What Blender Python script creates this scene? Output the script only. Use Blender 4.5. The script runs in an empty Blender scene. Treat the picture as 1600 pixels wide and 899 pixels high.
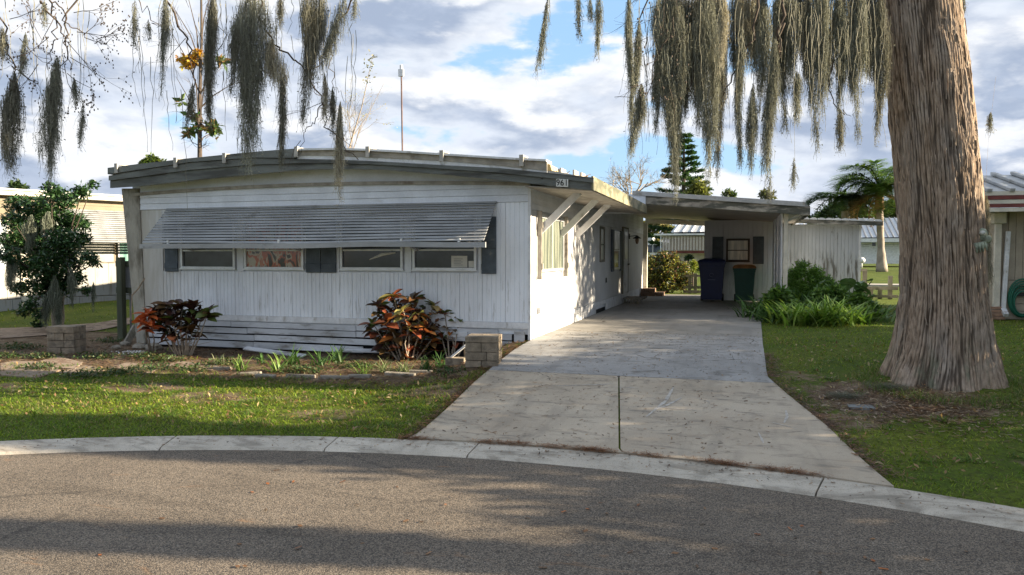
import bpy, math, random
import numpy as np
rnd = random.Random(7); rng = np.random.default_rng(11)
S = bpy.context.scene
COL = S.collection
rad = math.radians

# ------------------------------------------------------------------ camera
TH, PI_, FPX = rad(16.8), rad(2.39), 1185.0
CAMP = np.array([0, 0, 1.4])
FW = np.array([-math.sin(TH)*math.cos(PI_), math.cos(TH)*math.cos(PI_), -math.sin(PI_)])
RT = np.array([math.cos(TH), math.sin(TH), 0.0]); UPV = np.cross(RT, FW)
cam = bpy.data.cameras.new('camera'); camo = bpy.data.objects.new('camera', cam); COL.objects.link(camo)
camo.location = CAMP; camo.rotation_euler = (rad(90)-PI_, 0, TH)
cam.sensor_width = 36; cam.lens = 36*FPX/1600; cam.clip_end = 2000; cam.clip_start = .05
S.camera = camo
# ------------------------------------------------------------------ sun, sky, exposure
SUN_EL, SUN_AZ = rad(18), rad(10)          # azimuth measured from +X towards +Y
S.view_settings.view_transform = 'Standard'; S.view_settings.look = 'None'
S.view_settings.exposure = 1.95; S.view_settings.gamma = 1
sun = bpy.data.lights.new('sun', 'SUN'); sun.energy = 4.6; sun.angle = rad(.5); sun.color = (1, .84, .62)
suno = bpy.data.objects.new('sun', sun); COL.objects.link(suno)
suno.rotation_euler = (0, rad(90)-SUN_EL, SUN_AZ)
W = bpy.data.worlds.new('World'); S.world = W; W.use_nodes = True
nt = W.node_tree; N = nt.nodes; Lk = nt.links; N.clear()
def wn(t, **k):
    n = N.new(t)
    for a, b in k.items(): setattr(n, a, b)
    return n
out = wn('ShaderNodeOutputWorld'); bg = wn('ShaderNodeBackground'); bg.inputs[1].default_value = .05
Lk.new(bg.outputs[0], out.inputs[0])
sky = wn('ShaderNodeTexSky', sky_type='NISHITA', sun_disc=False, sun_elevation=SUN_EL, sun_rotation=rad(90)-SUN_AZ)
tc = wn('ShaderNodeTexCoord'); sep = wn('ShaderNodeSeparateXYZ'); Lk.new(tc.outputs['Generated'], sep.inputs[0])
def wm(op, a, b=None, c=None, clamp=False):
    n = wn('ShaderNodeMath', operation=op); n.use_clamp = clamp
    for i, v in enumerate((a, b, c)):
        if v is None: continue
        if isinstance(v, (int, float)): n.inputs[i].default_value = v
        else: Lk.new(v, n.inputs[i])
    return n.outputs[0]
cmb = wn('ShaderNodeCombineXYZ')
Lk.new(wm('MULTIPLY', sep.outputs[0], 2.1), cmb.inputs[0]); Lk.new(wm('MULTIPLY', sep.outputs[1], 2.1), cmb.inputs[1]); Lk.new(wm('MULTIPLY', sep.outputs[2], 5.2), cmb.inputs[2])
def wnoise(scale, det, off, rough=.55, dist=0.0, vec=None):
    mp = wn('ShaderNodeMapping'); mp.inputs['Location'].default_value = off
    Lk.new(vec or cmb.outputs[0], mp.inputs[0])
    n = wn('ShaderNodeTexNoise'); n.inputs['Scale'].default_value = scale; n.inputs['Detail'].default_value = det
    n.inputs['Roughness'].default_value = rough; n.inputs['Distortion'].default_value = dist
    Lk.new(mp.outputs[0], n.inputs['Vector']); return n.outputs[0]
def wramp(v, a, b):
    n = wn('ShaderNodeMapRange'); n.interpolation_type = 'SMOOTHSTEP'
    n.inputs[1].default_value = a; n.inputs[2].default_value = b; Lk.new(v, n.inputs[0]); return n.outputs[0]
def wmix(f, a, b):
    n = wn('ShaderNodeMix', data_type='RGBA')
    if isinstance(f, (int, float)): n.inputs[0].default_value = f
    else: Lk.new(f, n.inputs[0])
    for i, v in ((6, a), (7, b)):
        if isinstance(v, tuple): n.inputs[i].default_value = (*v, 1)
        else: Lk.new(v, n.inputs[i])
    return n.outputs[2]
CO = (8.8, 2.5, .35)
big = wnoise(1.35, 10, CO, .54, .1)                       # where cloud is
bigs = wnoise(1.35, 10, (CO[0]+.05, CO[1]+.01, CO[2]+.12), .54, .1)   # the same field a step up and towards the sun: lit tops, grey undersides
cover = wramp(big, .415, .46)
thick = wramp(big, .445, .55)
lit = wramp(wm('SUBTRACT', big, bigs), -.02, .07)
fine = wnoise(5.5, 8, (7, 2, 1), .6, .3)
white = (5.8, 5.85, 5.95); greyb = (2.2, 2.65, 3.5); pale = (3.9, 4.4, 5.3)
cl = wmix(thick, (4.5, 4.8, 5.3), greyb)
cl = wmix(wm('MULTIPLY', lit, .9), cl, white)
cl = wmix(wm('MULTIPLY', wramp(fine, .45, .62), .22), cl, pale)
blue = wmix(.6, sky.outputs[0], (2.6, 4.4, 6.8))
full = wmix(cover, blue, cl)
hz = wramp(sep.outputs[2], .0, .12)
full = wmix(wm('MULTIPLY', wm('SUBTRACT', 1, hz), .5), full, (5.2, 5.4, 5.9))
Lk.new(full, bg.inputs[0])

# ------------------------------------------------------------------ photo pixel -> place
def ray(x, y): return FW*FPX + RT*(x-800) + UPV*(449.5-y)
def Yp(x, y, Y): d = ray(x, y); return CAMP + d*(Y-CAMP[1])/d[1]
def Xp(x, y, X): d = ray(x, y); return CAMP + d*(X-CAMP[0])/d[0]
def Dp(x, y, D): d = ray(x, y); return CAMP + d*D/FPX
def ss(a, b, x):
    t = np.clip((np.asarray(x, float)-a)/(b-a), 0, 1); return t*t*(3-2*t)
def H(x, y):
    a = ss(6.5, 12.5, y)*ss(-4.6, -3.4, x); b = ss(13, 20, y)
    return -.35*(1-np.maximum(a, b))
def G(x, y):
    z = -.2; d = ray(x, y)
    for i in range(40):
        P = CAMP + d*(z-1.4)/d[2]; z = .5*z+.5*float(H(P[0], P[1]))
    return P
CC = np.array([-1.75, -3.55]); RO, RI = 10.17, 9.76     # cul-de-sac kerb

# ------------------------------------------------------------------ mesh helpers
class MB:
    def __init__(s): s.v = []; s.f = []
    def add(s, vs, fs):
        o = len(s.v); s.v += [tuple(map(float, v)) for v in vs]; s.f += [tuple(i+o for i in f) for f in fs]; return s
    def box(s, x0, x1, y0, y1, z0, z1):
        return s.add([(x0,y0,z0),(x1,y0,z0),(x1,y1,z0),(x0,y1,z0),(x0,y0,z1),(x1,y0,z1),(x1,y1,z1),(x0,y1,z1)],
                     [(0,3,2,1),(4,5,6,7),(0,1,5,4),(1,2,6,5),(2,3,7,6),(3,0,4,7)])
    def bar(s, a, b, w, h, up=(0, 0, 1)):           # box section from a to b
        a = np.array(a, float); b = np.array(b, float); d = b-a; d /= np.linalg.norm(d)
        r = np.cross(d, up); n = np.linalg.norm(r)
        if n < 1e-4: r = np.cross(d, (1, 0, 0)); n = np.linalg.norm(r)
        r /= n; u = np.cross(r, d); vs = []
        for p in (a, b):
            for i, j in ((-1,-1),(1,-1),(1,1),(-1,1)): vs.append(p+r*i*w/2+u*j*h/2)
        return s.add(vs, [(0,1,2,3)[::-1],(4,5,6,7),(0,1,5,4),(1,2,6,5),(2,3,7,6),(3,0,4,7)])
    def tube(s, pts, rs, n=8, cap=True):
        pts = [np.array(p, float) for p in pts]
        if isinstance(rs, (int, float)): rs = [rs]*len(pts)
        o = len(s.v); prev = None
        for i, p in enumerate(pts):
            d = (pts[min(i+1, len(pts)-1)]-pts[max(i-1, 0)]); d = d/(np.linalg.norm(d)+1e-9)
            r = np.cross(d, (0, 0, 1) if abs(d[2]) < .9 else (1, 0, 0)) if prev is None else prev-d*np.dot(prev, d)
            r /= np.linalg.norm(r)+1e-9; prev = r; u = np.cross(d, r)
            for k in range(n):
                a = 2*math.pi*k/n; s.v.append(tuple(p+(r*math.cos(a)+u*math.sin(a))*rs[i]))
        for i in range(len(pts)-1):
            for k in range(n):
                s.f.append((o+i*n+k, o+i*n+(k+1) % n, o+(i+1)*n+(k+1) % n, o+(i+1)*n+k))
        if cap and n > 2:
            s.f.append(tuple(o+k for k in range(n))[::-1]); e = o+(len(pts)-1)*n; s.f.append(tuple(e+k for k in range(n)))
        return s
    def prism(s, prof, axis, a, b):                 # profile in the two other axes, extruded along axis
        def P(u, v, t): return {'x': (t, u, v), 'y': (u, t, v), 'z': (u, v, t)}[axis]
        n = len(prof); vs = [P(u, v, a) for u, v in prof]+[P(u, v, b) for u, v in prof]
        fs = [(i, (i+1) % n, n+(i+1) % n, n+i) for i in range(n)]+[tuple(range(n))[::-1], tuple(range(n, 2*n))]
        return s.add(vs, fs)
    def lathe(s, prof, c=(0, 0, 0), n=20):
        o = len(s.v)
        for r, z in prof:
            for k in range(n): a = 2*math.pi*k/n; s.v.append((c[0]+r*math.cos(a), c[1]+r*math.sin(a), c[2]+z))
        for i in range(len(prof)-1):
            for k in range(n): s.f.append((o+i*n+k, o+i*n+(k+1) % n, o+(i+1)*n+(k+1) % n, o+(i+1)*n+k))
        return s
    def blob(s, c, r, n=10, m=7, jit=.12, seed=0):
        q = random.Random(seed); o = len(s.v)
        for i in range(m+1):
            t = math.pi*i/m
            for k in range(n):
                a = 2*math.pi*k/n; j = 1+q.uniform(-jit, jit) if 0 < i < m else 1
                s.v.append((c[0]+r[0]*math.sin(t)*math.cos(a)*j, c[1]+r[1]*math.sin(t)*math.sin(a)*j, c[2]+r[2]*math.cos(t)*j))
        for i in range(m):
            for k in range(n): s.f.append((o+i*n+k, o+(i+1)*n+k, o+(i+1)*n+(k+1) % n, o+i*n+(k+1) % n))
        return s
    def mesh(s, name, mat, origin=(0, 0, 0), smooth=False):
        me = bpy.data.meshes.new(name); ox, oy, oz = origin
        me.from_pydata([(x-ox, y-oy, z-oz) for x, y, z in s.v], [], s.f); me.materials.append(mat)
        if smooth: me.shade_smooth()
        me.validate(); return me
    def build(s, name, mat, parent=None, smooth=False, bevel=0, kind=None):
        o = bpy.data.objects.new(name, s.mesh(name, mat, wloc(parent), smooth)); COL.objects.link(o)
        if parent: o.parent = parent
        if bevel:
            m = o.modifiers.new('b', 'BEVEL'); m.width = bevel; m.segments = 2; m.limit_method = 'ANGLE'
        if kind: o['kind'] = kind
        return o
def wloc(o):
    p = np.zeros(3)
    while o: p = p+np.array(o.location); o = o.parent
    return p
def tag(o, label, cat=None, group=None, kind=None):
    if label: o['label'] = label
    if cat: o['category'] = cat
    if group: o['group'] = group
    if kind: o['kind'] = kind
    return o
def thing(name, label, cat, loc=(0, 0, 0), group=None):
    o = bpy.data.objects.new(name, None); COL.objects.link(o); o.location = tuple(map(float, loc)); o.empty_display_size = .1
    return tag(o, label, cat, group)
def inst(name, me, parent, loc=(0, 0, 0), rot=(0, 0, 0), sc=(1, 1, 1)):     # a piece sharing mesh data
    o = bpy.data.objects.new(name, me); COL.objects.link(o); o.parent = parent
    o.location = tuple(np.array(loc, float)-wloc(parent)); o.rotation_euler = rot; o.scale = sc; return o
def npmesh(name, V, F, mat, C=None, smooth=False):
    """V (n,3), F (m,k) with one k, C (n,3) vertex colours"""
    me = bpy.data.meshes.new(name); V = np.asarray(V, np.float32); F = np.asarray(F, np.int32); m, k = F.shape
    me.vertices.add(len(V)); me.vertices.foreach_set('co', V.ravel())
    me.loops.add(m*k); me.loops.foreach_set('vertex_index', F.ravel())
    me.polygons.add(m); me.polygons.foreach_set('loop_start', np.arange(m, dtype=np.int32)*k)
    me.update(calc_edges=True)
    if C is not None:
        a = me.color_attributes.new('Col', 'FLOAT_COLOR', 'POINT')
        a.data.foreach_set('color', np.c_[C, np.ones(len(C))].astype(np.float32).ravel())
    me.materials.append(mat)
    if smooth: me.shade_smooth()
    return me
def npobj(name, V, F, mat, C=None, parent=None, smooth=False):
    V = np.asarray(V, float)-wloc(parent)
    o = bpy.data.objects.new(name, npmesh(name, V, F, mat, C, smooth)); COL.objects.link(o)
    if parent: o.parent = parent
    return o

# ------------------------------------------------------------------ materials
MC = {}
def newmat(name):
    m = bpy.data.materials.new(name); m.use_nodes = True; t = m.node_tree; t.nodes.clear()
    o = t.nodes.new('ShaderNodeOutputMaterial'); b = t.nodes.new('ShaderNodeBsdfPrincipled'); t.links.new(b.outputs[0], o.inputs[0])
    return m, t, b, o
class NB:
    def __init__(s, t): s.t = t
    def n(s, k, **a):
        x = s.t.nodes.new(k)
        for p, q in a.items(): setattr(x, p, q)
        return x
    def put(s, v, inp):
        if isinstance(v, (int, float)): inp.default_value = v
        elif isinstance(v, tuple): inp.default_value = (*v, 1) if len(v) == 3 and inp.type == 'RGBA' else v
        else: s.t.links.new(v, inp)
    def pos(s, sc=(1, 1, 1)):
        g = s.n('ShaderNodeNewGeometry'); m = s.n('ShaderNodeMapping'); m.inputs['Scale'].default_value = sc
        s.t.links.new(g.outputs['Position'], m.inputs[0]); return m.outputs[0]
    def noise(s, vec, scale, det=4, rough=.55, dist=0):
        x = s.n('ShaderNodeTexNoise'); s.put(vec, x.inputs['Vector']); x.inputs['Scale'].default_value = scale
        x.inputs['Detail'].default_value = det; x.inputs['Roughness'].default_value = rough; x.inputs['Distortion'].default_value = dist
        return x.outputs[0]
    def voro(s, vec, scale, out='Distance', feat='F1'):
        x = s.n('ShaderNodeTexVoronoi'); x.feature = feat; s.put(vec, x.inputs['Vector']); x.inputs['Scale'].default_value = scale; return x.outputs[out]
    def ramp(s, v, a, b, lo=0., hi=1.):
        x = s.n('ShaderNodeMapRange'); x.interpolation_type = 'SMOOTHSTEP'; s.put(v, x.inputs[0])
        for i, q in enumerate((a, b, lo, hi)): x.inputs[i+1].default_value = q
        return x.outputs[0]
    def mix(s, f, a, b, blend='MIX'):
        x = s.n('ShaderNodeMix', data_type='RGBA', blend_type=blend); s.put(f, x.inputs[0]); s.put(a, x.inputs[6]); s.put(b, x.inputs[7]); return x.outputs[2]
    def m(s, op, a, b=0.):
        x = s.n('ShaderNodeMath', operation=op); s.put(a, x.inputs[0]); s.put(b, x.inputs[1]); return x.outputs[0]
    def bump(s, h, st, dist=.02):
        x = s.n('ShaderNodeBump'); x.inputs['Strength'].default_value = st; x.inputs['Distance'].default_value = dist; s.put(h, x.inputs['Height']); return x.outputs[0]
def c_(c, k): return tuple(min(1, max(0, v*k)) for v in c)
def M(name, col, rough=.75, var=.22, scale=3, fine=35, bump=.15, stretch=(1, 1, 1), dirt=None, dthr=(.5, .7), dscale=2., dstretch=(1, 1, 1), metal=0, spec=.4, piece=0.):
    if name in MC: return MC[name]
    m, t, b, o = newmat(name); q = NB(t); p = q.pos(stretch)
    a = q.noise(p, scale, 5); f = q.noise(p, fine, 3)
    c = q.mix(q.ramp(a, .3, .7), c_(col, 1-var), c_(col, 1+var*.7))
    c = q.mix(q.m('MULTIPLY', q.ramp(f, .35, .7), .5*var+.1), c, c_(col, .55))
    if piece:
        oi = q.n('ShaderNodeObjectInfo'); c = q.mix(q.m('MULTIPLY', oi.outputs['Random'], piece), c, c_(col, .45))
    if dirt:
        d = q.noise(q.pos(dstretch), dscale, 6, .62); c = q.mix(q.ramp(d, dthr[0], dthr[1], 0, .85), c, dirt)
    q.put(c, b.inputs['Base Color']); b.inputs['Roughness'].default_value = rough; b.inputs['Metallic'].default_value = metal
    b.inputs['Specular IOR Level'].default_value = spec
    if bump: q.put(q.bump(f, bump), b.inputs['Normal'])
    MC[name] = m; return m
def leafmat(name, rough=.55, trans=.3, spec=.35, mul=(1.5, 1.6, .9)):
    if name in MC: return MC[name]
    m, t, b, o = newmat(name); q = NB(t); a = q.n('ShaderNodeVertexColor', layer_name='Col')
    n = q.noise(q.pos(), 30, 2); c = q.mix(q.ramp(n, .3, .7, 0, .35), a.outputs[0], q.mix(1., a.outputs[0], (.45, .45, .45), 'MULTIPLY'))
    q.put(c, b.inputs['Base Color']); b.inputs['Roughness'].default_value = rough; b.inputs['Specular IOR Level'].default_value = spec
    tr = q.n('ShaderNodeBsdfTranslucent'); q.put(q.mix(1., c, mul, 'MULTIPLY'), tr.inputs[0])
    mx = q.n('ShaderNodeMixShader'); mx.inputs[0].default_value = trans
    t.links.new(b.outputs[0], mx.inputs[1]); t.links.new(tr.outputs[0], mx.inputs[2]); t.links.new(mx.outputs[0], o.inputs[0])
    MC[name] = m; return m
def siding(name, base=(.79, .82, .86), grime=(.26, .25, .22), amt=.62, zlo=.25, zhi=1.15, edge=None, worn=None, mildew=.55):
    m, t, b, o = newmat(name); q = NB(t); g = q.n('ShaderNodeNewGeometry'); sp = q.n('ShaderNodeSeparateXYZ'); t.links.new(g.outputs['Position'], sp.inputs[0])
    st = q.noise(q.pos((1, 1, .10)), 14, 5, .65); st2 = q.noise(q.pos((1, 1, .16)), 34, 3, .6)
    lg = q.noise(q.pos((1, 1, .6)), 1.3, 4)
    c = q.mix(q.ramp(lg, .3, .7), c_(base, .86), c_(base, 1.04))
    c = q.mix(q.ramp(st2, .50, .78, 0, .13), c, c_(base, .62))
    band = q.m('MULTIPLY', q.ramp(sp.outputs[2], zlo-.1, zlo+.25), q.ramp(sp.outputs[2], zhi+.15, zhi-.45))
    k = q.m('MULTIPLY', q.m('MULTIPLY', q.ramp(st, mildew, mildew+.13), band), amt)
    c = q.mix(k, c, grime)
    c = q.mix(q.ramp(q.noise(q.pos(), 60, 3), .62, .74, 0, .5), c, (.25, .23, .18))
    if edge:                                        # algae creeping in from the left corner
        e = q.m('MULTIPLY', q.ramp(q.m('ADD', sp.outputs[0], q.m('MULTIPLY', st, 1.5)), edge[1], edge[0]), .75)
        c = q.mix(e, c, (.30, .26, .18))
    if worn: c = q.mix(q.ramp(q.noise(q.pos((1, 1, .18)), 7, 6, .7), worn, worn+.12, 0, .9), c, (.16, .14, .11))
    q.put(c, b.inputs['Base Color']); b.inputs['Roughness'].default_value = .5; b.inputs['Specular IOR Level'].default_value = .35
    q.put(q.bump(q.noise(q.pos((1, 1, .3)), 25, 3), .08), b.inputs['Normal']); MC[name] = m; return m

m_white = siding('white ribbed siding', edge=(-10.5, -8.9))
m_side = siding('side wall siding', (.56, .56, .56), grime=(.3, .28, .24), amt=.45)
m_lap = M('lap siding', (.70, .73, .78), .55, .12, 2, 30, .06, dirt=(.35, .33, .28), dthr=(.62, .8), dscale=3, dstretch=(.4, .4, 2))
m_trimw = M('white trim', (.70, .71, .72), .55, .15, 4, 30, .08, dirt=(.25, .22, .17), dthr=(.55, .75), dscale=5, dstretch=(1, 1, .6))
m_skirt = M('weathered skirt board', (.62, .64, .67), .6, .2, 3, 40, .1, (.3, 1, 1), dirt=(.17, .15, .12), dthr=(.50, .68), dscale=6, dstretch=(.25, 1, 1), piece=.35)
m_fascia = M('dark weathered fascia', (.145, .155, .145), .7, .3, 2, 30, .2, (.3, 1, 2), dirt=(.05, .05, .045), dthr=(.45, .62), dscale=3, dstretch=(.35, 1, 2.5))
m_fascside = M('mildewed fascia', (.27, .245, .16), .7, .35, 3, 25, .2, dirt=(.09, .10, .06), dthr=(.46, .6), dscale=2.2, dstretch=(1, .7, 2))
m_cornerb = M('stained corner board', (.36, .34, .285), .75, .3, 3, 40, .15, (1, 1, .3), dirt=(.10, .085, .06), dthr=(.45, .65), dscale=4, dstretch=(1, 1, .3))
m_beige = M('beige trim', (.36, .33, .28), .7, .3, 5, 40, .15, dirt=(.15, .11, .08), dthr=(.52, .7), dscale=4)
m_roof = M('roof metal', (.45, .45, .44), .5, .25, 2, 25, .15, dirt=(.16, .14, .1), dthr=(.5, .7), metal=.2)
m_shut = M('slate shutter', (.075, .095, .115), .6, .25, 6, 40, .15, dirt=(.17, .18, .18), dthr=(.6, .75), dscale=8)
m_awn = M('grey awning slat', (.36, .37, .375), .55, .25, 3, 30, .12, (.3, 1, 1), dirt=(.12, .12, .11), dthr=(.56, .74), dscale=7, dstretch=(.35, 1, .5), piece=.35)
m_alu = M('window aluminium', (.62, .63, .64), .35, .12, 5, 50, .05, metal=.35, dirt=(.2, .18, .15), dthr=(.6, .75), dscale=10)
m_dark = M('dark void', (.02, .02, .022), .9, .2, 3, 30, 0)
m_block = M('split concrete block', (.30, .245, .18), .95, .3, 8, 70, .9, dirt=(.13, .11, .085), dthr=(.5, .66), dscale=7, piece=.3)
m_stone = M('pale stone', (.30, .27, .22), .9, .3, 5, 40, .5, dirt=(.12, .09, .06), dthr=(.5, .7), dscale=5, piece=.3)
m_wood = M('grey weathered wood', (.22, .20, .165), .9, .35, 5, 40, .4, (1, 1, .2), dirt=(.07, .08, .045), dthr=(.48, .65))
m_post = M('creosoted post', (.075, .085, .055), .9, .35, 5, 40, .5, (1, 1, .2))
m_steel = M('painted steel box', (.22, .23, .24), .5, .2, 4, 40, .1, metal=.3, dirt=(.08, .07, .05), dthr=(.55, .7))
m_cream = M('cream paint', (.64, .60, .50), .6, .15, 3, 30, .08, dirt=(.3, .25, .17), dthr=(.6, .8))
m_ceil = M('carport ceiling', (.50, .45, .40), .6, .15, 2, 30, .05)
m_black = M('black plastic', (.018, .018, .02), .5, .2, 5, 40, .05)
m_twig = M('twig bark', (.085, .065, .05), .9, .3, 8, 60, .3)
m_twigl = M('pale twig bark', (.30, .25, .19), .9, .3, 8, 60, .3)
m_bark = None
m_moss = leafmat('moss', .95, .3, .1, mul=(1.15, 1.1, .95)); m_leaf = leafmat('leaf', .5, .28); m_gloss = leafmat('glossy leaf', .32, .2, .5); m_grass = leafmat('grass', .6, .35, .25)

def glassmat(name, base, rough=.08, curtain=None, scale=30):
    m, t, b, o = newmat(name); q = NB(t); c = base
    if curtain:
        g = q.noise(q.pos((1, 1, .08)), scale, 3); c = q.mix(q.ramp(g, .42, .58), base, curtain)
    else:
        c = q.mix(q.ramp(q.noise(q.pos(), 2.2, 4), .35, .7), base, c_(base, 2.2))
    q.put(c, b.inputs['Base Color']); b.inputs['Roughness'].default_value = rough; b.inputs['Specular IOR Level'].default_value = .5
    MC[name] = m; return m
m_glass = glassmat('dark window glass', (.03, .033, .038), .12)
m_glassc = glassmat('glass over pale curtain', (.10, .12, .10), .25, (.26, .28, .22), 11)

def asphalt():
    m, t, b, o = newmat('asphalt'); q = NB(t); p = q.pos()
    v = q.voro(p, 125, 'Color'); d = q.voro(p, 125); sv = q.n('ShaderNodeSeparateColor'); t.links.new(v, sv.inputs[0])
    c = q.mix(sv.outputs[0], (.066, .057, .048), (.30, .245, .185))
    c = q.mix(q.ramp(sv.outputs[1], .90, .96, 0, .35), c, (.42, .38, .32))
    ck = q.voro(q.pos((.5, .7, 1)), .8, 'Distance', 'DISTANCE_TO_EDGE'); ckm = q.m('MULTIPLY', q.ramp(q.m('ADD', ck, q.m('MULTIPLY', q.noise(p, 7, 5), .05)), .034, .026), q.ramp(q.noise(p, .45, 2), .50, .56))
    c = q.mix(q.m('MULTIPLY', ckm, .4), c, (.04, .036, .032))
    c = q.mix(q.ramp(d, .4, .8, 0, .6), c, (.035, .032, .03))
    c = q.mix(q.ramp(q.noise(q.pos((.5, 2.2, 1)), .9, 4, .6, .5), .5, .62, 0, .35), c, q.mix(1., c, (.5, .5, .5), 'MULTIPLY'))
    l = q.noise(q.pos(), .8, 6, .6); c = q.mix(q.ramp(l, .35, .7, 0, .45), c, q.mix(1., c, (.55, .55, .56), 'MULTIPLY'))
    pn = q.noise(q.pos((1, 2.4, 1)), 1.3, 7, .7, 1.2); c = q.mix(q.ramp(pn, .60, .72, 0, .55), c, (.26, .15, .08))
    q.put(c, b.inputs['Base Color']); b.inputs['Roughness'].default_value = .88; b.inputs['Specular IOR Level'].default_value = .25
    h = q.m('SUBTRACT', 1, d); q.put(q.bump(q.m('ADD', h, q.m('MULTIPLY', sv.outputs[2], .6)), .55, .006), b.inputs['Normal']); return m
m_asph = asphalt()
def concrete(name, a, bb, dark=(.10, .092, .08), grit=.3, thr=.52, warm=None, crack=1.):
    m, t, b, o = newmat(name); q = NB(t); p = q.pos()
    c = q.mix(q.ramp(q.noise(p, 1.1, 6, .6), .3, .7), a, bb)
    c = q.mix(q.ramp(q.noise(q.pos((1, 2.6, 1)), 2.1, 8, .68, .6), thr, thr+.2, 0, .65), c, dark)
    c = q.mix(q.ramp(q.noise(p, 120, 3, .7), .52, .68, 0, grit), c, dark)
    v = q.voro(q.pos((1, 1.5, 1)), 17); nn = q.noise(p, 3, 3); c = q.mix(q.m('MULTIPLY', q.ramp(v, .10, .04), q.ramp(nn, .42, .6)), c, (.06, .045, .035))
    v2 = q.voro(q.pos((1, 1.5, 1)), 41); c = q.mix(q.m('MULTIPLY', q.ramp(v2, .13, .06), .6), c, (.10, .075, .055))
    oi = q.n('ShaderNodeObjectInfo'); c = q.mix(q.m('MULTIPLY', oi.outputs['Random'], .16), c, dark)
    c = q.mix(q.ramp(q.noise(q.pos((2.2, .35, 1)), 1.6, 5, .6, .4), .50, .66, 0, .22), c, dark)
    ck = q.voro(q.pos((.55, .8, 1)), 1.1, 'Distance', 'DISTANCE_TO_EDGE'); c = q.mix(q.m('MULTIPLY', q.ramp(q.m('ADD', ck, q.m('MULTIPLY', q.noise(p, 9, 4), .03)), .022, .015), q.m('MULTIPLY', q.ramp(q.noise(p, .6, 2), .52, .56), crack)), c, (.05, .04, .035))
    if warm: c = q.mix(q.ramp(q.noise(q.pos((1, 3, 1)), .9, 5), .5, .7, 0, .6), c, warm)
    q.put(c, b.inputs['Base Color']); b.inputs['Roughness'].default_value = .8; b.inputs['Specular IOR Level'].default_value = .3
    q.put(q.bump(q.noise(p, 90, 4, .7), .25, .006), b.inputs['Normal']); MC[name] = m; return m
m_conc = concrete('driveway concrete', (.38, .315, .235), (.50, .425, .325), thr=.50, grit=.35)
m_concp = concrete('painted driveway concrete', (.27, .265, .255), (.36, .355, .345), grit=.5, thr=.50)
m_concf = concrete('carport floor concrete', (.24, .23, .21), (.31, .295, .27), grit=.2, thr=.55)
m_kerb = concrete('kerb concrete', (.47, .42, .345), (.59, .535, .445), dark=(.15, .13, .10), grit=.65, thr=.44, crack=0.)
def groundmat():
    m, t, b, o = newmat('ground'); q = NB(t); p = q.pos(); a = q.n('ShaderNodeVertexColor', layer_name='Col')
    s = q.n('ShaderNodeSeparateColor'); t.links.new(a.outputs[0], s.inputs[0])
    g = q.mix(q.ramp(q.noise(p, .7, 5, .6), .3, .7), (.060, .105, .012), (.13, .155, .022))
    g = q.mix(q.ramp(q.noise(p, 22, 5, .7), .4, .65, 0, .8), g, (.045, .05, .018))
    d = q.mix(q.ramp(q.noise(p, 3, 6, .65), .35, .65), (.105, .065, .040), (.24, .185, .125))
    d = q.mix(q.ramp(q.noise(p, 50, 4, .7), .45, .65, 0, .7), d, (.05, .032, .022))
    k = q.ramp(q.m('ADD', s.outputs[0], q.m('MULTIPLY', q.m('SUBTRACT', q.noise(p, 5, 5, .7), .5), .9)), .38, .58)
    c = q.mix(k, g, d); q.put(c, b.inputs['Base Color']); b.inputs['Roughness'].default_value = .95; b.inputs['Specular IOR Level'].default_value = .1
    q.put(q.bump(q.noise(p, 30, 5, .7), .6, .03), b.inputs['Normal']); return m
m_ground = groundmat()

# ================================================================== SETTING
def dirtmask(x, y):
    """0 turf .. 1 bare earth"""
    x = np.asarray(x, float); y = np.asarray(y, float); d = np.zeros_like(x)
    d = np.maximum(d, ss(8.7, 9.5, y)*ss(12.6, 12.2, y)*ss(-3.2, -3.6, x)*.75)          # bed before the house
    d = np.maximum(d, ss(-9.2, -10.4, x)*ss(8.6, 9.2, y)*ss(14.5, 13.2, y)*.85)
    r = np.hypot((x-1.7), (y-9.3)*1.25); d = np.maximum(d, .80*ss(1.6, .5, r))         # round the big trunk
    for cx, cy, rr, k in ((.95, 8.3, .5, .55), (2.7, 7.2, .5, .42), (.7, 10.2, .35, .55), (4.2, 8.6, .5, .45), (-9.6, 7.6, .5, .6), (-4.4, 7.4, .5, .5), (-7.6, 8.2, .45, .75), (-6.3, 7.9, .5, .6), (-5.2, 8.1, .35, .5), (3.0, 7.3, .3, .6), (-3.4, 8.6, .6, .6), (-11.5, 9.3, 1.3, .9)):
        d = np.maximum(d, k*ss(rr*1.4, rr*.4, np.hypot((x-cx)*.6, y-cy)))
    return d
xs = np.r_[-600, -300, -150, -90, -60, -45, -35, np.arange(-28, 14.01, .2), 18, 24, 34, 50, 80, 150, 300, 600]
ys = np.r_[-400, -150, -60, -30, -18, np.arange(-14, 30.01, .2), 34, 40, 50, 65, 90, 130, 200, 350, 800]
XX, YY = np.meshgrid(xs, ys); ZZ = H(XX, YY)
r_ = np.hypot(XX-CC[0], YY-CC[1]); ZZ = ZZ-.10*ss(10.15, 9.95, r_)
ZZ = ZZ+.95*ss(38, 50, YY)*ss(4, -4, XX)*ss(-60, -30, XX)                 # rise where the back street runs
nz = rng.normal(0, .004, ZZ.shape)*(np.abs(XX) < 30); ZZ = ZZ+nz
nx, ny = len(xs), len(ys); idx = np.arange(nx*ny).reshape(ny, nx)
F = np.stack([idx[:-1, :-1], idx[:-1, 1:], idx[1:, 1:], idx[1:, :-1]], -1).reshape(-1, 4)
dm = dirtmask(XX, YY).ravel()
g = npobj('ground', np.c_[XX.ravel(), YY.ravel(), ZZ.ravel()], F, m_ground, np.c_[dm, dm*0, dm*0], smooth=True); g['kind'] = 'structure'
mb = MB(); n = 96
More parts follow.
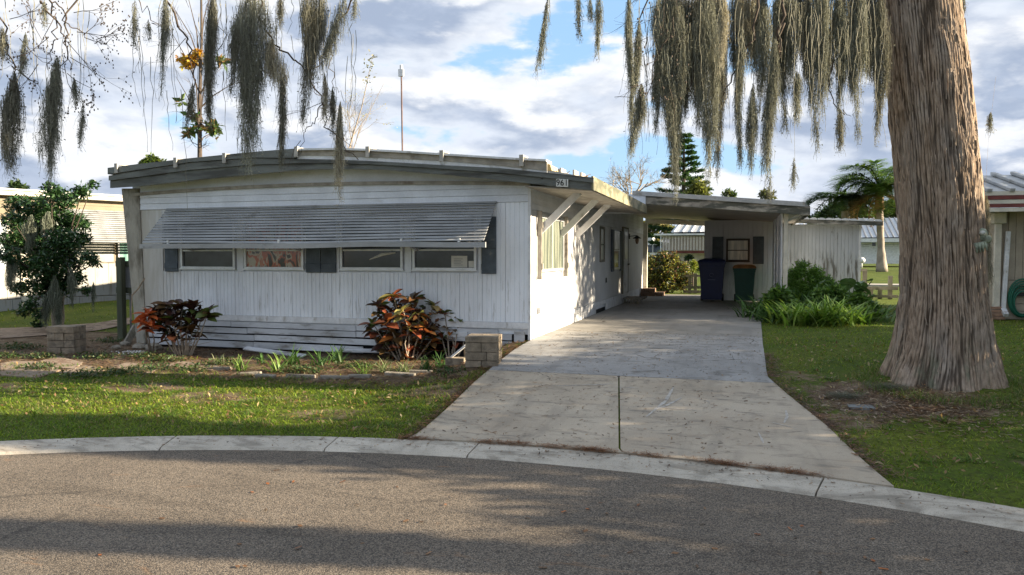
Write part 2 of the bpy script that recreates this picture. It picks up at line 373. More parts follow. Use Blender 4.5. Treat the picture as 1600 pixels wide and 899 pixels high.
mb.add([(CC[0], CC[1], -.375)]+[(CC[0]+(RI+.02)*math.cos(2*math.pi*k/n), CC[1]+(RI+.02)*math.sin(2*math.pi*k/n), -.375) for k in range(n)], [(0, 1+k, 1+(k+1) % n) for k in range(n)])
st = mb.build('street', m_asph); st['kind'] = 'structure'
# kerb of separately poured sections
kerb = bpy.data.objects.new('kerb', None); COL.objects.link(kerb); kerb.location = (CC[0], CC[1], -.36); kerb['kind'] = 'structure'
def ang(px, py): p = G(px, py); return math.atan2(p[1]-CC[1], p[0]-CC[0])
js = sorted([ang(265, 690), ang(522, 690), ang(745, 698), ang(1275, 770)])
step = js[2]-js[1] if False else 1.62/10
jl = [js[3]]
a = js[3]
full_a = [js[0]]
# joints continue round the circle on either side of those seen
cand = js[:]; cand.insert(1, js[0]+(js[1]-js[0])/2) if js[1]-js[0] > .3 else None
lo, hi = min(cand), max(cand); t_ = lo
while t_ > hi-2*math.pi+.2: t_ -= .158; cand.append(t_)
cand = sorted(cand); cand.append(cand[0]+2*math.pi)
for a0, a1 in zip(cand[:-1], cand[1:]):
    if a1-a0 < .02: continue
    mb = MB(); k = 8; gap = .0007; rows = []
    prof = [(RI, -.50), (RI, -.372), (RI+.03, -.352), (RO-.05, -.336), (RO, -.338), (RO, -.50)]
    for i in range(k+1):
        a = a0+gap+(a1-a0-2*gap)*i/k
        for r, z in prof: mb.v.append((CC[0]+r*math.cos(a), CC[1]+r*math.sin(a), z))
    P6 = len(prof)
    for i in range(k):
        for j in range(P6): mb.f.append((i*P6+j, (i+1)*P6+j, (i+1)*P6+(j+1) % P6, i*P6+(j+1) % P6))
    mb.f.append(tuple(range(P6))); mb.f.append(tuple(k*P6+j for j in range(P6))[::-1])
    mb.build('kerb_section', m_kerb, kerb)
# driveway slabs
drive = bpy.data.objects.new('driveway', None); COL.objects.link(drive); drive.location = (-1.3, 9, -.2); drive['kind'] = 'structure'
def lerp(a, b, t): return a+(b-a)*t
Lx = [(6.0, -3.02), (6.76, -3.0), (9.0, -3.22), (10.98, -3.30), (12, -3.30), (28, -3.30)]
Rx = [(6.0, 1.15), (6.47, 1.08), (7.97, .84), (9.28, .50), (10.0, .33), (12.4, .34), (17, .42), (19, .7), (28, 1.0)]
def ip(T, y): return float(np.interp(y, [t[0] for t in T], [t[1] for t in T]))
def slab(name, y0, y1, fa, fb, mat, label=None, lift=.022):
    mb = MB(); ny_ = max(2, int((y1-y0)/.25)); nx_ = 4; top = []
    for j in range(ny_+1):
        y = lerp(y0, y1, j/ny_)
        for i in range(nx_+1):
            x = lerp(fa(y), fb(y), i/nx_); yy = y
            if j == 0 and y0 < 7: yy = CC[1]+math.sqrt(max(0, (RO+.015)**2-(x-CC[0])**2))
            elif y0 < 7 and y < 7.2: yy = max(y, CC[1]+math.sqrt(max(0, (RO+.015)**2-(x-CC[0])**2))+.02*j)
            top.append((x, yy, float(H(x, yy))+lift))
    W_ = nx_+1; q = len(top); mb.v = top+[(x, y, z-.12) for x, y, z in top]
    for j in range(ny_):
        for i in range(nx_): a = j*W_+i; mb.f.append((a, a+1, a+W_+1, a+W_))
    for i in range(nx_):
        a = i; mb.f.append((a, q+a, q+a+1, a+1)); a = ny_*W_+i; mb.f.append((a, a+1, q+a+1, q+a))
    for j in range(ny_):
        a = j*W_; mb.f.append((a, a+W_, q+a+W_, q+a)); a = j*W_+nx_; mb.f.append((a, q+a, q+a+W_, a+W_))
    o = mb.build(name, mat, drive); 
    if label: o['label'] = label
    return o
xj0, xj1 = G(967, 592), G(968, 697)
xm = lambda y: lerp(xj1[0], xj0[0], (y-xj1[1])/(xj0[1]-xj1[1]))
fl = lambda y: ip(Lx, y); fr = lambda y: ip(Rx, y)
YJ = float(G(967, 590)[1]); YK = float(G(967, 548)[1]); YM = float(G(967, 522)[1])
slab('driveway_slab', 6.2, YJ-.008, fl, lambda y: xm(y)-.009, m_conc, 'warm beige slab at the street, left of the centre joint')
slab('driveway_slab', 6.2, YJ-.008, lambda y: xm(y)+.009, fr, m_conc, 'warm beige slab at the street, right of the centre joint')
slab('driveway_slab', YJ+.004, YK-.006, fl, fr, m_concp, 'bluish grey painted slab speckled with needles')
slab('driveway_slab', YK+.002, YM-.006, fl, fr, m_concp, 'worn painted slab beside the corner of the house')
slab('driveway_slab', YM+.004, 27.6, fl, fr, m_concf, 'smooth shaded carport floor slab')
def surf(x, y): return float(H(x, y))+.022
m_chalk = M('chalk scrape', (.46, .43, .385), .9, .3, 20, 120, .1)
def ribbon(name, px, w, mat, parent, lift=.004):
    P = []
    pts = [G(*p) for p in px]
    for a, b in zip(pts[:-1], pts[1:]):
        for k in range(6): P.append(lerp(a, b, k/6))
    P.append(pts[-1]); V = []; Fc = []
    for i, p in enumerate(P):
        d = P[min(i+1, len(P)-1)]-P[max(i-1, 0)]; nrm = np.array([-d[1], d[0], 0]); nrm /= np.linalg.norm(nrm)+1e-9
        ww = w*(.35+.65*math.sin(math.pi*(i+.5)/len(P)))*rnd.uniform(.6, 1.2)
        for s_ in (-1, 1):
            q = p+nrm*ww*s_/2; V.append((q[0], q[1], surf(q[0], q[1])+lift))
    Fc = [(2*i, 2*i+1, 2*i+3, 2*i+2) for i in range(len(P)-1)]
    return npobj(name, V, Fc, mat, None, parent)
for px, w in (([(1052, 609), (1040, 630), (1010, 655)], .05), ([(1065, 625), (1040, 638), (1022, 645)], .035), ([(1035, 640), (1060, 643), (1090, 645)], .02), ([(1228, 645), (1230, 655), (1225, 665)], .03),
              ([(835, 604), (880, 606), (940, 604), (960, 603)], .02), ([(1205, 664), (1222, 668), (1245, 674)], .02), ([(1185, 680), (1190, 690), (1193, 697)], .022), ([(1085, 625), (1105, 630), (1110, 634)], .015), ([(960, 608), (985, 609), (1000, 610)], .015)):
    ribbon('chalk_mark', px, w, m_chalk, drive)

# ================================================================== MOBILE HOME
Y0, X0, XL, YE = 12.0, -3.31, -11.30, 26.9
home = thing('mobile_home', 'white double-wide mobile home with louvred front awning and dark bowed roof edge', 'mobile home', (X0, Y0, 0))
def ribpanel(w, h, mat, name, pitch=.081):
    """vertical panel facing -Y with v-grooves, origin at lower left"""
    xsn = [0]; prof = [(0, .006)]
    k = max(1, round(w/pitch)); p = w/k
    for i in range(k):
        x = i*p; prof += [(x+.006, 0), (x+p-.006, 0), (x+p, .009)]
    m_ = MB(); n = len(prof); m_.v = [(x, y, 0.) for x, y in prof]+[(x, y, h) for x, y in prof]
    m_.f = [(i, i+1, n+i+1, n+i) for i in range(n-1)]
    b = len(m_.v); m_.v += [(0, .03, 0), (w, .03, 0), (0, .03, h), (w, .03, h)]
    m_.f += [(b+1, b, b+2, b+3), tuple([b]+list(range(n))+[b+1])[::-1], (b+2,)+tuple(range(n, 2*n))+(b+3,)]
    return m_.mesh(name, mat)
# structural core behind the skins
mb = MB(); mb.box(XL+.05, X0-.035, Y0+.035, YE, .10, 2.50); mb.build('wall_core', m_white, home)
# front: four windows first, so that siding goes round them
wx = []
for a, b in ((283, 368), (382, 475), (532, 630), (645, 745)):
    wx.append((float(Yp(a, 400, Y0)[0]), float(Yp(b, 400, Y0)[0])))
WZ0, WZ1 = 1.155, 2.05
pw = .405; npan = int((X0-XL-.35)/pw); xa = X0-.02-npan*pw; mbf = MB(); mbf.box(XL+.172, xa-.004, Y0+.004, Y0+.03, .30, 2.28); mbf.build('edge_panel', m_white, home)
lowp = ribpanel(pw-.004, WZ0-.045-.30, m_white, 'siding_panel'); 
upp = ribpanel(pw-.004, 2.28-(WZ1+.03), m_white, 'siding_panel')
fullp = ribpanel(pw-.004, 2.28-.30, m_white, 'siding_panel')
for i in range(npan):
    x = xa+i*pw; inwin = x+pw > wx[0][0]-.35 and x < wx[3][1]+.02
    if inwin:
        inst('siding_panel', lowp, home, (x, Y0, .30)); inst('siding_panel', upp, home, (x, Y0, WZ1+.03))
    else: inst('siding_panel', fullp, home, (x, Y0, .30))
# piers between windows
edges = [wx[0][0]-.36]+[v for w in wx for v in w]+[wx[3][1]+.26]
for a, b in zip(edges[0::2], edges[1::2]):
    mb = MB(); mb.box(a+.03, b-.03, Y0+.002, Y0+.03, WZ0-.042, WZ1+.028); mb.build('pier_panel', m_white, home)
# lap boards above
zt = [2.285, 2.40, 2.515, 2.63]
def archz(x): return float(np.interp(x, [-11.6, -9.6, -7.4, -5.8, -3.7, -2.2], [2.72, 2.80, 2.88, 2.855, 2.66, 2.44]))
for i in range(3):
    z0, z1 = zt[i], zt[i+1]
    mb = MB(); mb.prism([(Y0-.002, z0), (Y0-.014, z0+.004), (Y0+.0, z1-.003), (Y0+.03, z1-.003), (Y0+.03, z0)], 'x', XL+.18, X0-.005); mb.build('lap_board', m_lap, home)
mb = MB(); nseg = 24; top = [(lerp(XL, X0, k/nseg)) for k in range(nseg+1)]
prof = [(XL, 2.632), (X0, 2.50)]+[(x, max(archz(x)+.08, 2.6)) for x in reversed(top)]
mb.prism(prof, 'y', Y0+.0, Y0+.06); mb.build('gable_panel', m_lap, home)
mb = MB()
for k in range(nseg):                                # beige bowed trim under the gable
    a, b = top[k], top[k+1]; za, zb = [2.70-.0028*((x+7.4)**2)*2.2 for x in (a, b)]
    mb.add([(a, Y0-.05, za-.055), (b, Y0-.05, zb-.055), (b, Y0-.05, zb), (a, Y0-.05, za), (a, Y0, za-.055), (b, Y0, zb-.055), (b, Y0, zb), (a, Y0, za)], [(0,1,2,3), (0,4,5,1), (3,2,6,7)])
mb.build('gable_trim', m_beige, home)
# corner posts
mb = MB(); mb.add([(XL-.17, Y0-.10, 2.70), (XL+.17, Y0-.02, 2.70), (XL+.17, Y0+.2, 2.70), (XL-.17, Y0+.2, 2.70), (XL+.05, Y0-.03, -.3), (XL+.26, Y0-.02, -.3), (XL+.26, Y0+.2, -.3), (XL+.05, Y0+.2, -.3)],
    [(0,3,2,1), (4,5,6,7), (4,0,1,5), (5,1,2,6), (6,2,3,7), (7,3,0,4)]); o = mb.build('corner_board', m_cornerb, home, bevel=.006); o['label'] = 'wide stained flaring board at the left corner'
mb = MB(); mb.box(X0-.035, X0+.012, Y0-.014, Y0+.035, -.02, 2.62); mb.build('corner_trim', m_trimw, home)
# base trim and skirting boards
mb = MB(); mb.box(XL+.26, X0-.036, Y0-.022, Y0+.03, .195, .297); mb.build('base_trim', m_trimw, home)
mb = MB(); mb.box(XL+.2, X0-.1, Y0+.16, Y0+.22, -.45, .2); mb.build('underfloor_shade_sheet', m_dark, home)  # near-black sheet behind the board gaps, painted as the shade under the floor
rows = [(.082, .180, 0), (-.034, .064, 0), (-.160, -.058, 0), (-.30, -.188, -.03)]
for r, (z0, z1, dy) in enumerate(rows):
    cuts = [XL+.3, -9.1+.35*r, -6.5, -5.4+.3*(r % 2)] if r < 2 else [XL+.3, -8.6, -6.1-.25*(r-2)]
    cuts = cuts+[X0-.55] if r < 2 else cuts
    for a, b in zip(cuts[:-1], cuts[1:]):
        tl = rnd.uniform(-.012, .012); y = Y0-.01+dy
        mb = MB(); mb.add([(a+.006, y, z0), (b-.006, y, z0+tl), (b-.006, y, z1+tl), (a+.006, y, z1), (a+.006, y+.025, z0), (b-.006, y+.025, z0+tl), (b-.006, y+.025, z1+tl), (a+.006, y+.025, z1)],
            [(0,1,2,3), (7,6,5,4), (0,4,5,1), (1,5,6,2), (2,6,7,3), (3,7,4,0)]); mb.build('skirt_board', m_skirt, home)
for x0_, x1_, z0_, z1_ in ((-4.35, -3.62, .0, .10), (-4.35, -3.62, -.13, -.02), (-3.58, -3.40, -.18, .16), (-5.2, -4.4, .02, .12)):
    mb = MB(); mb.box(x0_, x1_, Y0-.03, Y0, z0_, z1_); mb.build('skirt_board', m_skirt, home, bevel=.003)
# a thing at the foot: fallen board
mb = MB(); mb.bar((-8.6, Y0-.28, -.27), (-7.2, Y0-.55, -.33), .11, .022, (0, -.4, 1)); o = mb.build('fallen_board', m_skirt, None, bevel=.003); tag(o, 'fallen white board lying askew against the front skirting', 'board')
mb = MB(); mb.bar((-7.0, Y0-.25, -.25), (-5.7, Y0-.3, -.22), .10, .022, (0, -.5, 1)); o = mb.build('fallen_board', m_skirt, None, bevel=.003); tag(o, 'loose white skirting board sagging beside the large croton', 'board')

def window(parent, x0, x1, y, z0, z1, glass, mull=None, fr=.045, mat=None, d=.03):
    mat = mat or m_alu; w = MB(); w.box(x0, x1, y-.03, y+d, z0, z0+fr).box(x0, x1, y-.03, y+d, z1-fr, z1).box(x0, x0+fr, y-.028, y+d, z0+fr, z1-fr).box(x1-fr, x1, y-.028, y+d, z0+fr, z1-fr)
    f = w.build('window', mat, parent, bevel=.004)
    mb = MB(); mb.box(x0+fr-.005, x1-fr+.005, y+.012, y+.018, z0+fr-.005, z1-fr+.005); mb.build('pane', glass, f)
    if mull:
        for zm in mull: mb = MB(); mb.box(x0+fr, x1-fr, y-.018, y+.008, zm-.014, zm+.014); mb.build('sash_bar', mat, f)
    mb = MB(); mb.box(x0-.02, x1+.02, y-.05, y-.031, z0-.012, z0+.008); mb.build('sill', mat, f)
    return f
def curt(name, stripes, base):
    m, t, b, o = newmat(name); q = NB(t); p = q.pos((1, 1, .35)); n1 = q.noise(p, 5, 3, .5, 2.5)
    c = q.mix(q.ramp(n1, .40, .44), base, stripes[0]); c = q.mix(q.ramp(n1, .50, .54), c, stripes[1]); c = q.mix(q.ramp(n1, .6, .64), c, base)
    q.put(c, b.inputs['Base Color']); b.inputs['Roughness'].default_value = .1; return m
m_red = curt('glass over red and cream curtain', [(.42, .13, .08), (.45, .40, .32)], (.05, .045, .045))
ws = []
for i, (a, b) in enumerate(wx):
    f = window(home, a, b, Y0, WZ0, WZ1, [m_glass, m_red, m_glass, m_glass][i], [1.50]); ws.append(f)
ws[1]['label'] = 'front window with red and cream folds showing behind the glass'; ws[3]['label'] = 'front window with paper notices taped inside'
m_paper = M('paper', (.62, .60, .54), .9, .05, 5, 40, 0)
m_ink = M('print', (.25, .25, .25), .9, .05, 5, 40, 0)
for q0, q1 in (((705, 400), (730, 421)), ((732, 408), (742, 422))):
    p0 = Yp(*q0, Y0); p1 = Yp(*q1, Y0); mb = MB(); mb.box(p0[0], p1[0], Y0+.004, Y0+.009, max(p1[2], WZ0+.05), p0[2]); o = mb.build('paper_notice', m_paper, ws[3])
p0 = Yp(708, 404, Y0)
mb = MB()
for k in range(5): mb.box(p0[0]+.01, p0[0]+.17-.03*(k % 2), Y0+.0015, Y0+.003, p0[2]-.012-k*.026, p0[2]-.004-k*.026)
mb.build('notice_print', m_ink, ws[3])
mb = MB(); a = Yp(577, 406, Y0); b = Yp(618, 395, Y0); mb.tube([(a[0], Y0+.005, a[2]), ((a[0]+b[0])/2, Y0+.003, (a[2]+b[2])/2+.03), (b[0], Y0+.005, b[2])], [.008, .03, .012], 6); mb.build('fallen_blind', m_paper, ws[2])
# shutters: raised-batten
def shutter(parent, x0, x1, y, z0, z1, mat, slats=True):
    mb = MB(); mb.box(x0, x1, y-.018, y, z0, z1); s_ = mb.build('shutter', mat, parent, bevel=.003)
    for zc in (lerp(z0, z1, .12), lerp(z0, z1, .50), lerp(z0, z1, .88)):
        mb = MB(); mb.box(x0, x1, y-.032, y-.0182, zc-.05, zc+.05); mb.build('batten', mat, s_, bevel=.003)
    return s_
for a, b in ((259, 279), (479, 502), (503, 526), (753, 776)):
    xa_, xb_ = float(Yp(a, 400, Y0)[0]), float(Yp(b, 400, Y0)[0]); shutter(home, xa_, xb_, Y0-.012, 1.10, 2.05, m_shut)
# louvred awning
A1, A2 = -10.46, -3.88; AZ1, AZ0, AY1, AY0 = 2.27, 1.66, Y0-.06, Y0-.66
mb = MB(); mb.box(A1, A2, Y0-.07, Y0-.004, 2.27, 2.30); awn = mb.build('awning', m_awn, home, bevel=.003); awn['label'] = 'sagging louvred metal awning across the front windows'
ns = 13
for i in range(ns):
    t = i/(ns-1); y = lerp(AY1, AY0, t); z = lerp(AZ1-.01, AZ0, t); sag = .0
    mb = MB(); seg = 14; prof = [(-.030, .016), (-.010, .010), (.018, .0), (.030, -.008), (.032, -.018), (.026, -.020), (.014, -.008), (-.010, .002), (-.032, .008)]
    m_seg = []
    for k in range(seg+1):
        x = lerp(A1, A2+.0, k/seg); dz = -.028*math.exp(-((x+7.2)/1.6)**2)*t**3 + rnd.uniform(-.003, .003)
        for (u, v) in prof: mb.v.append((x, y-u*1.0, z+v*1.15+dz))
    P9 = len(prof)
    for k in range(seg):
        for j in range(P9): mb.f.append((k*P9+j, k*P9+(j+1) % P9, (k+1)*P9+(j+1) % P9, (k+1)*P9+j))
    mb.f.append(tuple(range(P9))[::-1]); mb.f.append(tuple(seg*P9+j for j in range(P9)))
    mb.build('slat', m_awn, awn)
    # side louvre on the left return
    if i > 0:
        yy = lerp(AY1, AY0, t); mb = MB(); mb.prism([(Y0-.01, z-.012), (yy, z-.012), (yy, z+.022), (Y0-.01, z+.022)], 'x', A1-.012, A1-.002); mb.build('side_slat', m_awn, awn)
mb = MB()
for k in range(10):
    xa_ = lerp(A1-.05, A2+.03, k/10); xb_ = lerp(A1-.05, A2+.03, (k+1)/10); f_ = lambda x: AZ0-.085+.02*math.exp(-((x+5.8)/.8)**2)-.012*math.exp(-((x+7.5)/.5)**2)
    mb.bar((xa_, AY0-.02, f_(xa_)), (xb_, AY0-.02, f_(xb_)), .04, .085)
mb.build('awning_bar', m_awn, awn)
for x in (-9.9, -7.6, -5.3, -4.3):
    mb = MB(); mb.bar((x, AY0-.01, AZ0-.06), (x, Y0-.01, 1.50 if x < -5 else 1.62), .02, .03); mb.build('support_arm', m_alu, awn)
    mb = MB(); mb.box(x-.02, x+.02, AY0-.03, AY0, AZ0-.05, AZ0+.02); mb.build('bracket', m_alu, awn)
# bowed fascia and roof, slightly ahead of the wall
YF = 11.65
fx = [172, 220, 300, 400, 465, 530, 600, 700, 780, 850, 900, 928]
ftop = [275, 267, 255, 248, 249, 250, 253, 259, 263, 270, 275, 278]
fbot = [294, 291, 282, 272, 266, 264, 265.5, 273.5, 281.5, 289.5, 295, 298.5]
fp = [(Yp(x, a, YF), Yp(x, b, YF)) for x, a, b in zip(fx, ftop, fbot)]
def strip(T, Bm, y0, y1, name, mat, parent):
    mb = MB()
    for t, b in zip(T, Bm): mb.v += [(t[0], y0, t[2]), (b[0], y0, b[2]), (t[0], y1, t[2]), (b[0], y1, b[2])]
    for k in range(len(T)-1):
        a = 4*k; c = a+4; mb.f += [(a+1, c+1, c, a), (a, c, c+2, a+2), (a+1, a+3, c+3, c+1), (a+2, c+2, c+3, a+3)]
    mb.f += [(0, 2, 3, 1), (4*len(T)-4, 4*len(T)-3, 4*len(T)-1, 4*len(T)-2)]
    return mb.build(name, mat, parent)
T = [p[0] for p in fp]; B_ = [p[1] for p in fp]; Mi = [lerp(t, b, .42) for t, b in zip(T, B_)]
strip(T, [lerp(t, b, .40) for t, b in zip(T, B_)], YF-.035, YF+.03, 'fascia_board', m_fascia, home)
strip(Mi, B_, YF, YF+.03, 'fascia_board', m_fascia, home)
# upper roof edge, dark at the left and pale beyond the ridge clip
ux = [172, 220, 300, 400, 465]; ut = [263, 257, 248, 238, 233]; ub = [273, 266, 254, 247, 247.5]
strip([Yp(x, a, YF) for x, a in zip(ux, ut)], [Yp(x, a, YF) for x, a in zip(ux, ub)], YF-.06, YF+.3, 'roof_edge', m_fascia, home)
ux = [465, 530, 575, 640, 700, 780, 855]; ut = [233, 232, 233.5, 237, 241, 246, 250]; um = [236, 235, 236.5, 240, 244, 249, 253]; ub = [243, 244, 246, 249, 252, 259, 267]; uc = [249, 250, 252, 256, 259, 264, 270]
strip([Yp(x, a, YF) for x, a in zip(ux, ut)], [Yp(x, a, YF) for x, a in zip(ux, um)], YF-.07, YF+.3, 'roof_edge', m_trimw, home)
strip([Yp(x, a, YF) for x, a in zip(ux, um)], [Yp(x, a, YF) for x, a in zip(ux, ub)], YF-.02, YF+.3, 'roof_edge', m_beige, home)
strip([Yp(x, a, YF) for x, a in zip(ux, ub)], [Yp(x, a, YF) for x, a in zip(ux, uc)], YF-.005, YF+.3, 'roof_edge', m_trimw, home)
m_clip = M('roof clip', (.42, .40, .36), .6, .25, 9, 50, .2)
clips = [(187, 259), (279, 250), (355, 243), (467, 233), (578, 233), (693, 239), (817, 246)]
for i, (x, y) in enumerate(clips):
    p = Yp(x, y, YF); mb = MB(); mb.prism([(p[0]-.035, p[2]-.15), (p[0]+.035, p[2]-.15), (p[0]+.035, p[2]+.03), (p[0]-.035, p[2]+.03)], 'y', YF-.10, YF-.072); mb.box(p[0]-.03, p[0]+.03, YF-.072, YF+.2, p[2]+.004, p[2]+.03); mb.build('roof_clip', m_clip, home, bevel=.004)
# roof pans running back, bowed
rx = [-11.55, -10.6, -9.6, -8.5, -7.42, -6.1, -4.9, -3.75, -2.95]; rz = [3.02, 3.07, 3.13, 3.2, 3.235, 3.20, 3.09, 2.95, 2.80]
for k in range(8):
    a, b = rx[k], rx[k+1]; mb = MB(); mb.add([(a+.004, YF+.3, rz[k]), (b-.004, YF+.3, rz[k+1]), (b-.004, YE+.3, rz[k+1]), (a+.004, YE+.3, rz[k]), (a+.004, YF+.3, rz[k]-.03), (b-.004, YF+.3, rz[k+1]-.03), (b-.004, YE+.3, rz[k+1]-.03), (a+.004, YE+.3, rz[k]-.03)],
        [(0,1,2,3), (7,6,5,4), (0,4,5,1), (1,5,6,2), (2,6,7,3), (3,7,4,0)]); mb.build('roof_panel', m_roof, home)
    mb = MB(); mb.box(b-.02, b+.02, YF+.3, YE+.3, rz[k+1]-.03, rz[k+1]+.05); mb.build('roof_seam', m_roof, home)
XE = -2.20
mb = MB(); mb.add([(-2.95, YF+.03, 2.76), (XE-.03, YF+.03, 2.60), (XE-.03, 18.6, 2.60), (-2.95, 18.6, 2.76), (-2.95, YF+.03, 2.50), (XE-.03, YF+.03, 2.44), (XE-.03, 18.6, 2.44), (-2.95, 18.6, 2.5)],
    [(0,1,2,3), (7,6,5,4), (0,4,5,1), (1,5,6,2), (2,6,7,3), (3,7,4,0)]); mb.build('eave_deck', m_roof, home)
# soffit on the driveway side, of boards
for k in range(17):
    y0_ = YF+.04+k*.41; mb = MB(); mb.add([(X0, y0_, 2.50), (XE-.03, y0_, 2.41), (XE-.03, y0_+.40, 2.41), (X0, y0_+.40, 2.50), (X0, y0_, 2.52), (XE-.03, y0_, 2.43), (XE-.03, y0_+.40, 2.43), (X0, y0_+.4, 2.52)],
        [(3,2,1,0), (4,5,6,7), (0,1,5,4), (2,3,7,6), (1,2,6,5), (3,0,4,7)]); mb.build('soffit_board', m_beige, home)
mb = MB(); mb.add([(XE-.03, YF-.03, 2.42), (XE, YF-.03, 2.42), (XE, YF-.03, 2.63), (XE-.03, YF-.03, 2.63), (XE-.03, 18.6, 2.42), (XE, 18.6, 2.42), (XE, 18.6, 2.63), (XE-.03, 18.6, 2.63)],
    [(0,1,2,3), (7,6,5,4), (0,4,5,1), (1,5,6,2), (2,6,7,3), (3,7,4,0)]); o = mb.build('eave_fascia', m_fascside, home); o['label'] = 'mildewed yellowish fascia along the driveway eave'
mb = MB(); mb.box(XL+.0, XL+.05, Y0+.2, YE, -.4, 2.6); mb.build('side_wall', m_white, home)
# torn roof corner: seam ends and rotten debris
for i, (x, y) in enumerate(((853, 258), (863, 262), (881, 263), (901, 266), (912, 270), (930, 279))):
    Yd = YF+.25+i*.35; p = Yp(x, y, Yd); mb = MB(); mb.box(p[0]-.016, p[0]+.016, Yd-.25, Yd+.1, 2.6, p[2]-.02); mb.build('seam_end', m_clip, home, bevel=.003)
mb = MB()
for k in range(110):
    x = rnd.uniform(-3.1, -2.3); y = YF+.12+rnd.random()*1.6; z = 2.66-(x+3.0)*.10+rnd.random()*.12*max(0, 1-(x+3.1)*1.2); L = rnd.uniform(.05, .22); a = rnd.uniform(0, 6.3)
    mb.bar((x, y, z), (x+L*math.cos(a), y+L*math.sin(a)*.6, z+rnd.uniform(-.02, .07)), rnd.uniform(.01, .05), .008)
o = mb.build('roof_debris', M('rotten roof debris', (.34, .23, .13), .95, .4, 12, 60, .5, piece=0), home, kind='stuff')
p = Yp(838, 258, YF); mb = MB(); mb.prism([(p[0]-.1, p[2]-.06), (p[0]+.25, p[2]-.10), (p[0]+.22, p[2]-.0), (p[0]+.08, p[2]+.04), (p[0]-.1, p[2]+.05)], 'y', YF+.02, YF+.5); mb.build('torn_sheet', M('yellowed foam', (.55, .43, .22), .9, .3, 8, 50, .3), home)
# 961
def textmesh(body, size, mat, name, parent, loc, rot, ext=.002, align='CENTER', sx=1.):
    c = bpy.data.curves.new(name, 'FONT'); c.body = body; c.size = size; c.extrude = ext; c.align_x = align; c.align_y = 'CENTER'; c.offset = size*.012
    t = bpy.data.objects.new(name+'_tmp', c); COL.objects.link(t); bpy.context.view_layer.update()
    me = bpy.data.meshes.new_from_object(t.evaluated_get(bpy.context.evaluated_depsgraph_get())); bpy.data.objects.remove(t)
    me.materials.clear(); me.materials.append(mat); o = inst(name, me, parent, loc, rot, (sx, 1, 1)); return o
c0, c1 = Yp(869, 280, YF-.04), Yp(888, 291.5, YF-.04)
for i, ch in enumerate('961'):
    xa_, xb_ = lerp(c0[0], c1[0], i/3)+.002, lerp(c0[0], c1[0], (i+1)/3)-.002; dz = -.004*i
    mb = MB(); mb.box(xa_, xb_, YF-.044, YF-.036, c1[2]+dz, c0[2]+dz); pl = mb.build('number_plate', M('number plate white', (.72, .72, .68), .6, .08, 20, 80, 0), home); pl['label'] = 'white plate with the digit '+ch
    textmesh(ch, .135, M('number black', (.01, .01, .012), .5, .05, 5, 5, 0), 'digit', pl, ((xa_+xb_)/2, YF-.047, (c0[2]+c1[2])/2+dz), (rad(90), 0, 0), sx=.86)
# ---- driveway side wall
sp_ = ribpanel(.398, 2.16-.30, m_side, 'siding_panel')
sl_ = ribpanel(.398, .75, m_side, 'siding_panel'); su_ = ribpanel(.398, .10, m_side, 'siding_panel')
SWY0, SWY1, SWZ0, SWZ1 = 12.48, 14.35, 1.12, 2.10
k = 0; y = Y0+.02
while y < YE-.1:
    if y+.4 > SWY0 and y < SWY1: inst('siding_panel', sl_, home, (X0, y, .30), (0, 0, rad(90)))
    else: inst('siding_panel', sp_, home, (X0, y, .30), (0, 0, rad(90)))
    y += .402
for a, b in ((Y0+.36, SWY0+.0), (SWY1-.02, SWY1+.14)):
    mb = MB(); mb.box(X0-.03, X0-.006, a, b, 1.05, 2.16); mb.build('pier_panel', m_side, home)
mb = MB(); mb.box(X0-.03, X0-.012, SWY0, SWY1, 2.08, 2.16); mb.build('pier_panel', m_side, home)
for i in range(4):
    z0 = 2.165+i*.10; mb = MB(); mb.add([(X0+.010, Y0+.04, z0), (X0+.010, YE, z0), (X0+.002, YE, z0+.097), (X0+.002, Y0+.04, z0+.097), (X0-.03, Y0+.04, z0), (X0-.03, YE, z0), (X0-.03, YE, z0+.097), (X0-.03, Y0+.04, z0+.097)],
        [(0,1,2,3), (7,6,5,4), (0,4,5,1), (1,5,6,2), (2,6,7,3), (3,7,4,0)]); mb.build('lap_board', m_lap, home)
y = Y0+.04; i = 0
while y < 21.2:                                       # side skirting, bottom boards with a missing one
    L = 1.45
    for z0, z1 in ((.185, .295), (.02, .18)):
        if z0 < .1 and 17.2 < y < 18.2: continue
        mb = MB(); tl = rnd.uniform(-.012, .012); mb.box(X0-.02, X0+.012+rnd.uniform(0, .008), y+.005, y+L-.005, z0+tl*.5, z1+tl*.5); mb.build('skirt_board', m_trimw, home)
    y += L; i += 1
mb = MB(); mb.box(X0-.2, X0-.05, Y0+.3, YE, -.1, .2); mb.build('underfloor_shade_sheet', m_dark, home)  # same near-black stand-in for underfloor shade, driveway side
mb = MB(); mb.box(X0-.03, X0, 21.3, YE, .0, .295); mb.build('skirt_board', m_trimw, home)
def xwindow(y0, y1, z0, z1, glass, mull=(), vm=(), fr=.05, mat=None, x=X0):
    mat = mat or m_alu; w = MB(); w.box(x-.02, x+.035, y0, y1, z0, z0+fr).box(x-.02, x+.035, y0, y1, z1-fr, z1).box(x-.02, x+.033, y0, y0+fr, z0+fr, z1-fr).box(x-.02, x+.033, y1-fr, y1, z0+fr, z1-fr)
    f = w.build('window', mat, home, bevel=.004); mb = MB(); mb.box(x+.0, x+.012, y0+fr-.004, y1-fr+.004, z0+fr-.004, z1-fr+.004); mb.build('pane', glass, f)
    for z in mull: mb = MB(); mb.box(x+.005, x+.03, y0+fr, y1-fr, z-.015, z+.015); mb.build('sash_bar', mat, f)
    for yv in vm: mb = MB(); mb.box(x+.005, x+.028, yv-.02, yv+.02, z0+fr, z1-fr); mb.build('sash_bar', mat, f)
    return f
